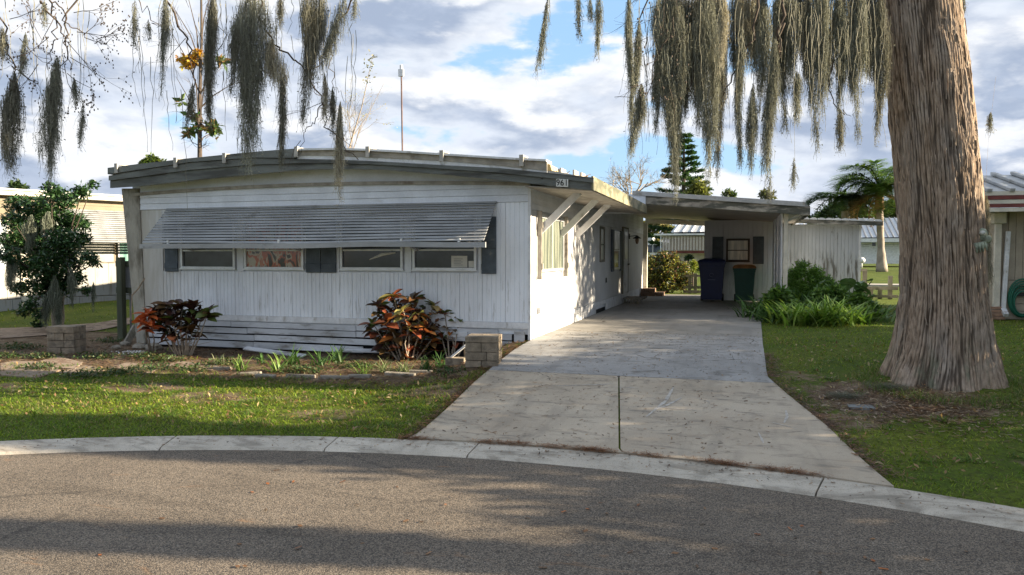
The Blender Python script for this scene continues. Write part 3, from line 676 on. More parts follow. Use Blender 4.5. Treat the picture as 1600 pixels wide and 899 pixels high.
f = xwindow(SWY0, SWY1, SWZ0, SWZ1, m_glassc, (), (13.42,)); f['label'] = 'side window near the corner with pale curtains drawn'
for y_, hing in ((12.42, 1), (14.42, 1)):             # shutters standing out from the wall
    mb = MB(); mb.box(X0+.012, X0+.09, y_-.02, y_+.02, 1.0, 2.16); s_ = mb.build('shutter', m_beige, home, bevel=.004); s_['label'] = 'unpainted shutter seen edge on beside the curtained window'
    for z in (1.22, 1.92): mb = MB(); mb.box(X0+.09, X0+.11, y_-.03, y_+.03, z-.05, z+.05); mb.build('batten', m_beige, s_)
m_oldglass = glassmat('old pane', (.22, .22, .2), .3)
xwindow(18.35, 18.95, 1.25, 2.12, m_oldglass, (1.68,), (), .06, m_wood)
f = xwindow(20.35, 21.45, 1.02, 2.08, m_glass, (1.55,), (), .06); f['label'] = 'sash window beside the door with pale upper pane'
mb = MB(); mb.box(X0+.013, X0+.02, 20.42, 21.38, 1.58, 2.02); mb.build('pane', glassmat('bright blind', (.45, .47, .48), .3), f)
for ya, yb in ((20.0, 20.33), (21.47, 21.8)):
    mb = MB(); mb.box(X0+.011, X0+.05, ya, yb, .98, 2.1); mb.build('shutter', m_shut, home, bevel=.004)
mb = MB(); mb.box(X0+.004, X0+.045, 22.0, 22.9, .32, 2.2); dr = mb.build('door', m_trimw, home, bevel=.005)
mb = MB(); mb.box(X0+.046, X0+.056, 22.12, 22.78, 1.3, 2.1); mb.build('pane', m_oldglass, dr)
mb = MB(); mb.box(X0+.046, X0+.056, 22.2, 22.7, .45, .85); mb.build('kick_panel', m_trimw, dr)
mb = MB(); mb.tube([(X0+.05, 22.82, 1.15), (X0+.11, 22.82, 1.15)], .03, 8); mb.build('handle', m_steel, dr)
mb = MB(); mb.box(X0+.003, X0+.05, 21.9, 21.995, .3, 2.24).box(X0+.003, X0+.05, 22.905, 23.0, .3, 2.24).box(X0+.003, X0+.05, 21.995, 22.905, 2.202, 2.24); mb.build('door_frame', m_wood, home)
mb = MB(); mb.bar((X0, 23.4, 2.0), (X0+.25, 23.4, 2.02), .02, .02).box(X0+.01, X0+.03, 23.34, 23.46, 1.92, 2.08); lp = mb.build('wall_lamp', m_black, home)
mb = MB(); mb.lathe([(.0, .0), (.03, -.02), (.13, -.09), (.13, -.10), (.05, -.10)], (X0+.25, 23.4, 2.03), 12); mb.build('lamp_shade', m_black, lp)
mb = MB(); mb.lathe([(.045, -.10), (.06, -.16), (.035, -.25), (0, -.27)], (X0+.25, 23.4, 2.03), 12); mb.build('lamp_glass', glassmat('lamp glass', (.25, .17, .12), .2), lp)
mb = MB(); mb.box(X0+.011, X0+.03, 19.2, 19.27, .72, .84); mb.build('outlet', m_black, home)
mb = MB(); mb.box(X0+.011, X0+.06, Y0+.45, Y0+.55, .42, .52); mb.build('vent_box', m_trimw, home)
# brace struts
for yb in (12.47, 14.1, 15.46):
    mb = MB(); mb.bar((X0+.02, yb, 1.80), (-2.60, yb, 2.46), .12, .045, (0, 1, 0)); mb.build('eave_brace', m_trimw, home, bevel=.004)
# step units
stp = thing('door_step', 'low dark slatted step at the side door', 'step', (X0+.35, 22.4, 0))
mb = MB(); mb.box(X0+.05, X0+.62, 21.9, 22.9, .14, .19); mb.build('tread', m_wood, stp, bevel=.004)
for k in range(6): mb = MB(); mb.box(X0+.08+.09*k, X0+.12+.09*k, 21.93, 21.97, 0.022, .14); mb.build('leg', m_wood, stp)
stp = thing('brick_step', 'two-tier brick step at the far corner of the house', 'step', (X0+.3, 26.6, 0))
for i, (w, z) in enumerate(((.75, .022), (.45, .15))):
    for k in range(3): mb = MB(); mb.box(X0+.02+w*k/3, X0+.02+w*(k+1)/3-.008, 26.2+.12*i, 26.9, z, z+.125); mb.build('brick', M('tan brick', (.33, .21, .14), .9, .3, 8, 60, .4, piece=.3), stp, bevel=.004)
mb = MB(); mb.box(X0-.03, X0+.14, 26.95, 27.12, 0.02, 2.55); mb.build('end_pilaster', m_cream, home, bevel=.004)

# ================================================================== CARPORT
cp = thing('carport', 'flat carport roof on white posts spanning the driveway', 'carport', (1.0, 19, 0))
YC0, YC1 = 18.62, 27.6
def zc(x): return float(np.interp(x, [-2.5, 1.55], [2.93, 2.56]))
XCL, XCR = -2.55, 1.50
L_, R_ = zc(XCL), zc(XCR)
def cbar(x0, x1, y0, y1, dz0, dz1, name, mat):
    mb = MB(); za, zb = zc(x0), zc(x1)
    mb.add([(x0, y0, za+dz0), (x1, y0, zb+dz0), (x1, y1, zb+dz0), (x0, y1, za+dz0), (x0, y0, za+dz1), (x1, y0, zb+dz1), (x1, y1, zb+dz1), (x0, y1, za+dz1)],
           [(0,3,2,1), (4,5,6,7), (0,1,5,4), (1,2,6,5), (2,3,7,6), (3,0,4,7)]); return mb.build(name, mat, cp, bevel=.004)
cbar(XCL, XCR-.12, YC0-.05, YC0-.002, -.05, .055, 'roof_edge', m_roof)
m_peel = M('peeling fascia', (.33, .30, .25), .8, .4, 5, 30, .3, dirt=(.055, .06, .045), dthr=(.44, .55), dscale=3.2, dstretch=(.5, 1, 2.5))
cbar(XCL, XCR, YC0, YC0+.04, -.24, -.052, 'fascia_board', m_peel)
cbar(XCR-.04, XCR, YC0+.042, YC1, -.24, -.02, 'fascia_board', m_peel)
cbar(XCL, XCR-.042, YC0+.045, YC1, -.05, -.0, 'roof_deck', m_roof)
k = 0; y = YC0+.05
while y < YC1-.1:
    cbar(X0+.02 if y > 18.7 else XCL, XCR-.045, y, y+.58, -.105, -.085, 'ceiling_board', m_ceil) if False else cbar(XCL, XCR-.045, y, y+.58, -.20, -.18, 'ceiling_board', m_ceil); y += .59
cbar(X0+.02, -1.15, YC1-.25, YC1-.12, -.36, -.205, 'rear_beam', m_cream)
cbar(X0+.02, XCL-.002, 18.7, YC1, -.20, -.18, 'ceiling_board', m_ceil)
mb = MB(); mb.box(X0+.015, XE-.035, 18.605, 18.64, 2.43, 2.90); mb.build('filler_board', m_lap, home)
mb = MB(); mb.box(X0-.03, X0+.004, 18.3, YE, 2.566, 2.95); mb.build('filler_board', m_lap, home)
for (x, y, w) in ((1.0, 19.0, .10), (.92, 20.6, .10), (.92, 22.4, .10)):
    mb = MB(); mb.box(x-w/2, x+w/2, y-.05, y+.05, 0.0, zc(x)-.2); mb.build('post', m_cream if w == .10 and y < 19.5 else m_trimw, cp, bevel=.006)
mb = MB()
for a in (19.1, 20.7, 22.5): mb.box(.90, .93, a, a+1.45, .0, zc(.92)-.2)
mb.build('side_screen', m_lap, cp)
mb = MB(); mb.bar((1.0, 19.1, 2.2), (1.40, 19.1, 2.42), .05, .08, (0, 1, 0)); mb.build('post_brace', m_trimw, cp)
# ================================================================== SHED
sh = thing('storage_shed', 'grey-white streaked storage shed behind the carport and bins', 'shed', (1, 24.4, 0))
m_shed = siding('shed siding', (.50, .52, .54), (.13, .12, .10), .9, .1, 1.6, worn=.60, mildew=.5)
m_shed2 = siding('shed front siding', (.54, .55, .58), (.2, .19, .17), .5, .1, 1.0)
YS = 24.4
mb = MB(); mb.box(-1.08, 1.2, YS+.035, 27, 0, 2.5); mb.build('wall_core', m_shed2, sh)
wa, wb = -.50, .28; WSZ0, WSZ1 = 1.22, 1.93
pl_ = ribpanel(.285, 2.5, m_shed2, 'siding_panel', .142); pb_ = ribpanel(.285, WSZ0-.02, m_shed2, 'siding_panel', .142); pt_ = ribpanel(.285, 2.5-WSZ1-.02, m_shed2, 'siding_panel', .142)
for k in range(8):
    x = -1.10+k*.288
    if x+.285 > wa and x < wb: inst('siding_panel', pb_, sh, (x, YS, 0)); inst('siding_panel', pt_, sh, (x, YS, WSZ1+.02))
    else: inst('siding_panel', pl_, sh, (x, YS, 0))
m_frost = glassmat('pale net curtain', (.50, .50, .44), .35, (.75, .72, .62), 14)  # pale folds over a slightly darker curtain tone
m_brown = M('dark brown frame', (.06, .045, .035), .6, .2, 6, 40, .1)
window(sh, wa+.05, wb-.03, YS, WSZ0, WSZ1, m_frost, [1.57], .06, m_brown)
for a, b in ((-.86, -.53), (.34, .66)): shutter(sh, a, b, YS-.012, 1.15, 1.99, m_shut)
ps2 = ribpanel(.302, 2.36, m_shed, 'siding_panel', .1)
for k in range(7): inst('siding_panel', ps2, sh, (1.25+k*.305, YS+.3, 0))
mb = MB(); mb.box(1.22, 3.36, YS+.335, 27, 0, 2.36); mb.build('wall_core', m_shed, sh)
mb = MB(); mb.box(3.36, 3.42, YS+.28, YS+.4, 0, 2.36); mb.build('corner_trim', m_trimw, sh)
mb = MB(); mb.add([(1.3, YS-.05, 2.40), (3.95, YS-.05, 2.28), (3.95, YS+.0, 2.28), (1.3, YS+.0, 2.40), (1.3, YS-.05, 2.53), (3.95, YS-.05, 2.41), (3.95, YS, 2.41), (1.3, YS, 2.53)], [(0,3,2,1), (4,5,6,7), (0,1,5,4), (1,2,6,5), (2,3,7,6), (3,0,4,7)]); mb.build('fascia_board', m_peel, sh)
for k in range(12):                                    # corrugated sheet ridges
    x0 = 1.3+k*.22; mb = MB(); zA = 2.54-.045*(k*.22+.05)/1.0
    mb.prism([(x0, zA-.02), (x0+.2, zA-.03), (x0+.2, zA-.0), (x0+.14, zA+.035), (x0+.06, zA+.04), (x0, zA+.01)], 'y', YS-.08, 27.2); mb.build('roof_sheet', M('white sheet roof', (.7, .7, .68), .5, .1, 3, 30, .05, metal=.1), sh)

# ================================================================== BINS
def wheelie(name, label, loc, w, d, h, body, lid, rz=0, emblem=None):
    t = thing(name, label, 'rubbish bin', loc, 'wheeled bins under the carport'); 
    L = np.array(loc)
    mb = MB(); q = .80; vs = []
    for z, s_ in ((.06, .78), (.12, .80), (h*.80, .97), (h*.80, 1.0), (h*.86, 1.02), (h*.86, 1.06), (h*.90, 1.06)):
        for i, j in ((-1, -1), (1, -1), (1, 1), (-1, 1)): vs.append((L[0]+i*w/2*s_, L[1]+j*d/2*s_, L[2]+z))
    fs = [(3, 2, 1, 0)]
    for k in range(6):
        for i in range(4): fs.append((4*k+i, 4*k+(i+1) % 4, 4*k+4+(i+1) % 4, 4*k+4+i))
    fs.append((24, 25, 26, 27)); mb.add(vs, fs); mb.build('body', body, t, bevel=.025)
    mb = MB(); vs = []
    for z, s_ in ((.90, 1.09), (.925, 1.10), (.97, .98), (1.0, .6)):
        for i, j in ((-1, -1), (1, -1), (1, 1), (-1, 1)): vs.append((L[0]+i*w/2*s_, L[1]+j*d/2*s_, L[2]+h*z))
    fs = [(3, 2, 1, 0)]+[(4*k+i, 4*k+(i+1) % 4, 4*k+4+(i+1) % 4, 4*k+4+i) for k in range(3) for i in range(4)]+[(12, 13, 14, 15)]
    mb.add(vs, fs); mb.build('lid', lid, t, bevel=.015)
    for s_ in (-1, 1):
        mb = MB(); x = L[0]+s_*w*.42; mb.tube([(x-.03, L[1]+d*.42, L[2]+.11), (x+.03, L[1]+d*.42, L[2]+.11)], .11, 16); mb.build('wheel', m_black, t)
    mb = MB(); mb.tube([(L[0]-w*.42, L[1]+d*.58, L[2]+h*.92), (L[0]+w*.42, L[1]+d*.58, L[2]+h*.92)], .016, 8); mb.build('handle', m_black, t)
    for s_ in (-.62, 0, .62):
        mb = MB(); mb.add([(L[0]+s_*w/2*.85-.012, L[1]-d/2*.815, L[2]+.13), (L[0]+s_*w/2*.85+.012, L[1]-d/2*.815, L[2]+.13), (L[0]+s_*w/2+.012, L[1]-d/2*.985, L[2]+h*.78), (L[0]+s_*w/2-.012, L[1]-d/2*.985, L[2]+h*.78),
            (L[0]+s_*w/2*.85-.012, L[1]-d/2*.7, L[2]+.13), (L[0]+s_*w/2*.85+.012, L[1]-d/2*.7, L[2]+.13), (L[0]+s_*w/2+.012, L[1]-d/2*.9, L[2]+h*.78), (L[0]+s_*w/2-.012, L[1]-d/2*.9, L[2]+h*.78)], [(0,1,2,3), (0,3,7,4), (1,5,6,2), (2,6,7,3)]) if s_ else None
        if s_: mb.build('rib', body, t)
    if emblem: 
        mb = MB(); mb.tube([(L[0]+.055*math.cos(a), L[1]-d/2*.97, L[2]+h*.62+.055*math.sin(a)) for a in np.linspace(0, 5.2, 12)], .009, 5); mb.box(L[0]-.11, L[0]+.11, L[1]-d/2*.965, L[1]-d/2*.95, L[2]+h*.50, L[2]+h*.52); mb.build('emblem', emblem, t)
    return t
m_bblue = M('blue bin plastic', (.012, .022, .085), .45, .15, 5, 40, .03, dirt=(.03, .035, .07), dthr=(.6, .8)); m_bgreen = M('green bin plastic', (.018, .085, .062), .5, .15, 5, 40, .03)
b1 = G(1112, 472); b2 = G(1162.5, 473)
wheelie('wheeled_bin', 'tall blue wheeled bin in front of the shed wall', (b1[0], b1[1], .022), .74, .72, 1.30, m_bblue, m_bblue, emblem=M('bin emblem', (.10, .12, .2), .6, .1, 5, 5, 0))
wheelie('wheeled_bin', 'smaller dark green wheeled bin with an orange-brown lid', (b2[0], b2[1], .022), .62, .62, 1.12, m_bgreen, M('brown bin lid', (.30, .14, .05), .6, .2, 6, 40, .1))

# ================================================================== generators for plants
def unit(v): return v/(np.linalg.norm(v, axis=-1, keepdims=True)+1e-9)
def blades(P, L, Wd, az, lean, seg=2, droop=.5, col=None, tipcol=None):
    """arching strap blades. P (n,3), L, Wd, az, lean arrays -> V, F, C"""
    n = len(P); t = np.linspace(0, 1, seg+1); dx = np.c_[np.cos(az), np.sin(az), az*0]; sd = np.c_[-np.sin(az), np.cos(az), az*0]
    rows = []
    for k, tt in enumerate(t):
        out = L*(np.sin(lean)*tt+droop*tt*tt*.45); up = L*(np.cos(lean)*tt-droop*tt*tt*.38)
        c = P+dx*out[:, None]+np.array([0, 0, 1.])*up[:, None]; w = Wd*(1-.85*tt**1.5)*(.6+.4*min(1, tt*4+.2))
        rows += [c-sd*w[:, None]/2, c+sd*w[:, None]/2]
    V = np.stack(rows, 1).reshape(-1, 3); R = 2*(seg+1); b = np.arange(n)[:, None]*R
    F = np.concatenate([b+np.array([2*k, 2*k+1, 2*k+3, 2*k+2]) for k in range(seg)], 1).reshape(-1, 4)
    C = None
    if col is not None:
        tip = col if tipcol is None else tipcol; C = np.repeat(col, R, 0).reshape(n, R, 3)
        for k, tt in enumerate(t): C[:, 2*k:2*k+2] = (col*(1-tt)+tip*tt)[:, None]
        C = C.reshape(-1, 3)
    return V, F, C
def leafquads(P, size, col, flat=.0, aspect=.5, dirv=None):
    """diamond leaves with random directions"""
    n = len(P); d = unit(rng.normal(size=(n, 3))*np.array([1, 1, .7]) if dirv is None else dirv+rng.normal(0, .45, (n, 3)))
    nn = rng.normal(size=(n, 3)); nn[:, 2] = np.abs(nn[:, 2])+flat*2; s = unit(np.cross(d, unit(nn))); u = np.cross(s, d)
    size = np.asarray(size).reshape(-1, 1)*np.ones((n, 1))
    V = np.stack([P, P+d*size*.5+s*size*aspect*.5+u*size*.06, P+d*size, P+d*size*.5-s*size*aspect*.5+u*size*.06], 1).reshape(-1, 3)
    F = np.arange(4*n).reshape(n, 4); return V, F, np.repeat(col, 4, 0)
def pal(cols, n, jit=.18):
    c = np.array(cols)[rng.integers(0, len(cols), n)]; return np.clip(c*(1+rng.normal(0, jit, (n, 1))), .002, 1)
def crownpts(cl, n, shell=.55):
    """points in a set of ellipsoid clumps [(centre, radius3)]"""
    w = np.array([r[0]*r[1]+r[2]*r[0] for c, r in cl], float); k = rng.choice(len(cl), n, p=w/w.sum())
    C = np.array([c for c, r in cl], float)[k]; R = np.array([r for c, r in cl], float)[k]
    d = unit(rng.normal(size=(n, 3))); rr = (shell+(1-shell)*rng.random((n, 1))**.6)*(1+rng.normal(0, .10, (n, 1))); return C+d*R*rr, d
def crown(name, cl, n, size, cols, parent, mat=None, shell=.5, aspect=.5, flat=.3, kind=None):
    P, d = crownpts(cl, n, shell); s = rng.uniform(.7, 1.3, n)*size; V, F, C = leafquads(P, s, pal(cols, n), flat, aspect)
    o = npobj(name, V, F, mat or m_leaf, C, parent); 
    if kind: o['kind'] = kind
    return o
def twigs(mb, p, d, L, r, dep, q, spread=.55, n=4, sides=5, grav=0., ends=None, kids=(2, 3), fall=.72):
    pts = [np.array(p, float)]; d = np.array(d, float)
    for k in range(n):
        d = d+np.array([q.gauss(0, .13), q.gauss(0, .13), q.gauss(0, .10)-grav]); d /= np.linalg.norm(d); pts.append(pts[-1]+d*L/n)
    mb.tube(pts, [r*(1-.45*k/n) for k in range(n+1)], sides if dep > 1 else 3, cap=False)
    if ends is not None and dep <= 1: ends += [tuple(x) for x in pts[1:]]
    if dep <= 0: return
    for k in range(q.randint(*kids)):
        i = q.randint(max(1, n//2), n); v = d+np.array([q.gauss(0, spread), q.gauss(0, spread), q.gauss(0, spread)]); v /= np.linalg.norm(v)
        twigs(mb, pts[i], v, L*fall*q.uniform(.75, 1.15), r*.55, dep-1, q, spread, n, sides, grav, ends, kids, fall)

# ================================================================== OLD CYPRESS
cols_px = [(620, 1474, 110), (608, 1472, 92), (590, 1472, 84), (560, 1474, 74), (530, 1475, 67.5), (500, 1475, 64.5), (460, 1474, 58.5), (400, 1473, 57), (300, 1467, 58), (200, 1457, 57.5), (100, 1447, 56.5), (0, 1436, 55), (-150, 1420, 58), (-400, 1400, 52), (-800, 1380, 44), (-1300, 1370, 30)]
DT = 9.35; base = G(1474, 600)
rows_c = []
for y, x, r in cols_px:
    p = Dp(x, y, DT); rows_c.append((p[2], p[0], p[1], r*DT/FPX))
rows_c = np.array(rows_c)[::-1] if rows_c[0][0] > rows_c[-1][0] else np.array(rows_c)
zb_ = float(H(rows_c[0][1], rows_c[0][2]))-.12
NA, zs = 420, np.r_[np.linspace(zb_, 4.6, 330), np.linspace(4.7, 12.5, 90)]
A = np.linspace(0, 2*math.pi, NA, endpoint=False); AA, ZZt = np.meshgrid(A, zs)
cx = np.interp(zs, rows_c[:, 0], rows_c[:, 1]); cy = np.interp(zs, rows_c[:, 0], rows_c[:, 2]); cr = np.interp(zs, rows_c[:, 0], rows_c[:, 3])
def pn(kx, ky, n, a, z, seed, tw=.05, wob=.35):
    """periodic noise in angle: n random harmonics near wave number kx, slowly varying in height"""
    q = np.random.default_rng(seed); o = 0
    for i in range(n):
        k = int(round(kx*q.uniform(.6, 1.5))); o = o+np.sin(k*(a-tw*z)+q.uniform(0, 6.3)+wob*np.sin(z*ky*q.uniform(.6, 1.6)+q.uniform(0, 6.3)+a*int(q.integers(1, 5)))*2.2+ky*q.normal()*z*.25)
    return o/math.sqrt(n)
r0 = 1-np.abs(pn(34, 1.1, 4, AA, ZZt, 1, wob=.9)).clip(0, 1.3)/1.3
r1 = 1-np.abs(pn(62, 2.2, 4, AA, ZZt, 2, wob=1.2)).clip(0, 1.2)/1.2
r2 = 1-np.abs(pn(110, 4.5, 4, AA, ZZt, 3, wob=1.5)).clip(0, 1.1)/1.1
low = np.exp(-((ZZt-zb_)/.6).clip(0)**1.3)
lobes = (np.abs(np.sin(AA*3.5+.7+.3*np.sin(AA*2)))**.7-.74)*.22*low + (np.cos(AA*2-1.0))*.03*low
big_ = pn(5, .8, 3, AA, ZZt, 5, wob=.5)*.012
gr = -(.021*r1**2.6+.026*r0**4+.012*r2**2)
Rr = cr[:, None]*(1+lobes+big_)+gr+.018
# rough edge: shredding strips stand proud
Vt = np.stack([cx[:, None]+Rr*np.cos(AA), cy[:, None]+Rr*np.sin(AA), ZZt], -1).reshape(-1, 3)
ix = np.arange(len(zs)*NA).reshape(len(zs), NA); Fq = np.stack([ix[:-1], np.roll(ix[:-1], -1, 1), np.roll(ix[1:], -1, 1), ix[1:]], -1).reshape(-1, 4)
def barkmat():
    m, t, b, o = newmat('cypress bark'); q = NB(t); p = q.pos((1, 1, .16)); a = q.n('ShaderNodeVertexColor', layer_name='Col')
    s = q.n('ShaderNodeSeparateColor'); t.links.new(a.outputs[0], s.inputs[0])
    c = q.mix(q.ramp(q.noise(p, 26, 5, .65), .3, .7), (.215, .155, .11), (.42, .33, .25))
    c = q.mix(q.ramp(q.noise(q.pos((1, 1, .4)), 3.2, 4), .45, .7, 0, .6), c, (.34, .30, .26))
    c = q.mix(q.ramp(s.outputs[0], .25, .8, 0, .82), c, (.050, .038, .029))
    c = q.mix(q.ramp(q.voro(q.pos((1, 1, .3)), 4.5), .12, .05, 0, .5), c, (.12, .10, .08))
    c = q.mix(q.m('MULTIPLY', q.ramp(q.noise(q.pos((1, 1, .3)), 5, 5, .7), .5, .68), q.ramp(s.outputs[1], .2, .8)), c, (.17, .17, .12))
    q.put(c, b.inputs['Base Color']); b.inputs['Roughness'].default_value = .95; b.inputs['Specular IOR Level'].default_value = .1
    q.put(q.bump(q.noise(q.pos((1, 1, .10)), 70, 4, .7), .7, .012), b.inputs['Normal']); return m
m_bark = barkmat()
cyp = thing('cypress_tree', 'massive cypress with ridged reddish grey trunk and flared base on the right lawn', 'tree', (cx[0], cy[0], zb_+.1))
dk = (r1**3*.6+r0**4*.7).clip(0, 1); Cc = np.stack([dk, low, dk*0], -1).reshape(-1, 3)
npobj('trunk', Vt, Fq, m_bark, Cc, cyp, smooth=True)
mb = MB(); strips = []
for k in range(260):                                   # loose bark strips lifting off the trunk
    a = rnd.uniform(0, 6.28); z = zb_+.2+rnd.random()**1.2*4.2; L = rnd.uniform(.12, .5); i = int(np.argmin(abs(zs-z)))
    j = int(a/6.2832*NA) % NA; p0 = np.array(Vt.reshape(len(zs), NA, 3)[i, j]); i2 = min(i+int(L/.0145), len(zs)-1); p1 = np.array(Vt.reshape(len(zs), NA, 3)[i2, (j+rnd.randint(-5, 5)) % NA]); o_ = np.array([math.cos(a), math.sin(a), 0])
    mid = (p0+p1)/2+o_*.012; sd = np.array([-o_[1], o_[0], 0]); w = rnd.uniform(.006, .016)
    for s0, s1, f in ((p0, mid, 1), (mid, p1, 1)): mb.add([s0-sd*w/2+o_*.010, s0+sd*w/2+o_*.010, s1+sd*w/2+o_*.014, s1-sd*w/2+o_*.014, s0+o_*-.01, s1+o_*-.01], [(0, 1, 2, 3), (0, 3, 5, 4), (1, 4, 5, 2)])
o = mb.build('bark_strips', M('bark strip', (.30, .235, .18), .95, .35, 10, 60, .3), cyp, kind='stuff')
def limb(parent, pts, r0_, r1_, mat, name='limb', n=9):
    P = [np.array(p, float) for p in pts]; Q = []
    for k in range(len(P)-1):
        for t in np.linspace(0, 1, 6, endpoint=False): Q.append(lerp(P[k], P[k+1], t)+np.array([rnd.gauss(0, .02), rnd.gauss(0, .02), rnd.gauss(0, .02)]))
    Q.append(P[-1]); mb = MB(); mb.tube(Q, [lerp(r0_, r1_, k/(len(Q)-1)) for k in range(len(Q))], n); return mb.build(name, mat, parent, smooth=True), Q
tz = lambda z: np.array([np.interp(z, zs, cx), np.interp(z, zs, cy), z])
limb(cyp, [tz(6.0), Dp(1300, -160, 9.0), Dp(1120, -150, 8.6), Dp(960, -110, 8.3), Dp(800, -120, 8.0), Dp(560, -160, 7.6)], .17, .03, m_bark)
limb(cyp, [tz(7.2), tz(7.2)+[1.5, .5, .8], tz(7.2)+[3.4, 1.5, 1.8]], .16, .04, m_bark)
limb(cyp, [tz(8.5), tz(8.5)+[-1.5, 1.5, 1.2], tz(8.5)+[-3.5, 3, 2.2]], .14, .04, m_bark)
limb(cyp, [tz(9.5), tz(9.5)+[.4, -2.0, 1.4]], .12, .04, m_bark)
def pxlimb(parent, pts, D, r0_, r1_, mat, name='branch', n=5): return limb(parent, [Dp(x, y, D+(i*.05)) for i, (x, y) in enumerate(pts)], r0_, r1_, mat, name, n)
for pts, D, r in (([(1190, -60), (1175, 60), (1150, 110), (1120, 160)], 8.5, .016), ([(1235, -70), (1212, 70), (1218, 80), (1190, 190)], 8.6, .025), ([(1225, 40), (1216, 85), (1180, 60)], 8.6, .016), ([(1100, -60), (1085, 120), (1060, 160)], 8.4, .014),
                  ([(1330, -60), (1300, 110), (1265, 160)], 8.8, .014), ([(1020, -60), (1005, 30), (985, 45)], 8.3, .010), ([(1040, 60), (1010, 150), (960, 152)], 8.3, .007), ([(1290, 120), (1310, 175), (1330, 182)], 8.8, .008)):
    pxlimb(cyp, pts, D, r, r*.35, m_twig)
for D, x0_, x1_ in ((8.25, 975, 1150), (8.5, 1000, 1320), (8.75, 1030, 1400), (9.05, 1030, 1410)):
    n_ = 5; pts = [(lerp(x1_, x0_, i/n_), -26+rnd.uniform(-7, 5)) for i in range(n_+1)]
    limb(cyp, [Dp(x, y, D) for x, y in pts], .028, .008, m_twig, 'branch', 6)
    for t in (.15, .5, .85): x = lerp(x1_, x0_, t); limb(cyp, [Dp(x+60, -150, 8.95-.9*t), Dp(x+25, -85, (D+8.9-.9*t)/2), Dp(x, -26, D)], .022, .012, m_twig, 'branch', 5)
limb(cyp, [Dp(960, -110, 8.3), Dp(905, -45, 8.15), Dp(840, -22, 8.0)], .014, .004, m_twig, 'branch', 5)
# fine twigs and cones at the left edge of the curtain
mb = MB()
for k in range(26):
    x, y = rnd.uniform(980, 1075), rnd.uniform(-30, 150); p = Dp(x, y, 8.2); twigs(mb, p, (rnd.uniform(-1, .2), rnd.uniform(-.3, .3), rnd.uniform(-.8, .1)), .22, .003, 1, rnd, n=3)
for k in range(40): p = Dp(rnd.uniform(985, 1080), rnd.uniform(0, 160), 8.2); mb.blob(p, (.010, .010, .014), 5, 4, .1, k)
mb.build('twigs', m_twig, cyp, kind='stuff')
# green bearded face ornament on the trunk
fo = thing('face_ornament', 'small mossy green resin face fixed to the right side of the cypress trunk', 'ornament', Dp(1534, 372, 8.95))
m_face = M('green resin', (.27, .30, .22), .7, .4, 14, 60, .4)
c = Dp(1532, 367, 9.0)
mb = MB(); mb.blob(c, (.075, .08, .085), 10, 8, .08, 3); mb.build('brow_and_cheek', m_face, fo, smooth=True)
mb = MB(); mb.blob(Dp(1543, 374, 8.92), (.045, .045, .05), 8, 6, .08, 4); mb.build('nose', m_face, fo, smooth=True)
mb = MB(); mb.blob(Dp(1535, 364, 8.90), (.034, .03, .028), 8, 6, .02, 5); mb.build('eye', M('eye', (.5, .5, .45), .4, .1, 4, 4, 0), fo, smooth=True)
for k in range(4): mb = MB(); mb.tube([Dp(1524+k*5, 380-k, 8.93), Dp(1527+k*5, 396-k*1.5, 8.92)], [.026, .010], 6); mb.build('beard_lock', m_face, fo, smooth=True)

# left-hand tree, its trunk outside the picture
lt = thing('bare_tree', 'bare tree reaching in from the left edge with dark budded twigs', 'tree', (-10.6, 5.8, -.35))
limb(lt, [(-10.6, 5.8, -.4), (-10.5, 5.9, 3), (-10.0, 6.0, 6.5)], .22, .12, m_bark, 'trunk', 10)
limb(lt, [(-10.2, 5.9, 5.2), Dp(-160, -200, 7.2), Dp(60, -150, 7.2), Dp(330, -110, 7.5), Dp(560, -120, 7.8)], .10, .03, m_twig, 'limb', 8)
for pts, D, r in (([(230, -40), (270, 20), (290, 60), (305, 110), (300, 160)], 7.3, .013), ([(60, -30), (80, 0), (88, 60), (75, 110)], 7.2, .010), ([(-20, -20), (10, 60), (20, 110), (60, 130)], 7.2, .010),
                  ([(65, 0), (100, 50), (110, 110)], 7.2, .010), ([(70, -10), (95, 10), (110, 45), (150, 65), (178, 68)], 7.2, .008), ([(150, -60), (105, 20), (100, 80), (102, 110)], 7.2, .010),
                  ([(400, -40), (412, 40), (440, 80), (480, 110), (505, 160), (512, 200), (560, 250)], 7.5, .012), ([(560, -30), (530, 40), (500, 95), (482, 125), (500, 150)], 7.6, .010), ([(395, -30), (385, 15), (360, 50), (340, 80)], 7.5, .010),
                  ([(505, 160), (490, 190), (472, 210), (470, 240)], 7.5, .006), ([(200, -40), (225, 15), (245, 40), (258, 45)], 7.3, .006), ([(500, 30), (516, 80), (520, 130), (538, 160)], 7.6, .006), ([(545, -20), (552, 10), (546, 25)], 7.6, .004)):
    pxlimb(lt, pts, D, r, r*.35, m_twig)
for D, x0_, x1_ in ((7.2, -30, 140), (7.4, 200, 350), (7.5, 340, 470), (7.6, 440, 570)):
    limb(lt, [Dp(lerp(x0_, x1_, i/4), -24+rnd.uniform(-8, 4), D) for i in range(5)], .022, .008, m_twig, 'branch', 6)
    x = (x0_+x1_)/2; limb(lt, [Dp(x+10, -115, D), Dp(x, -26, D)], .02, .012, m_twig, 'branch', 5)
mb = MB(); ends = []
q = random.Random(5)
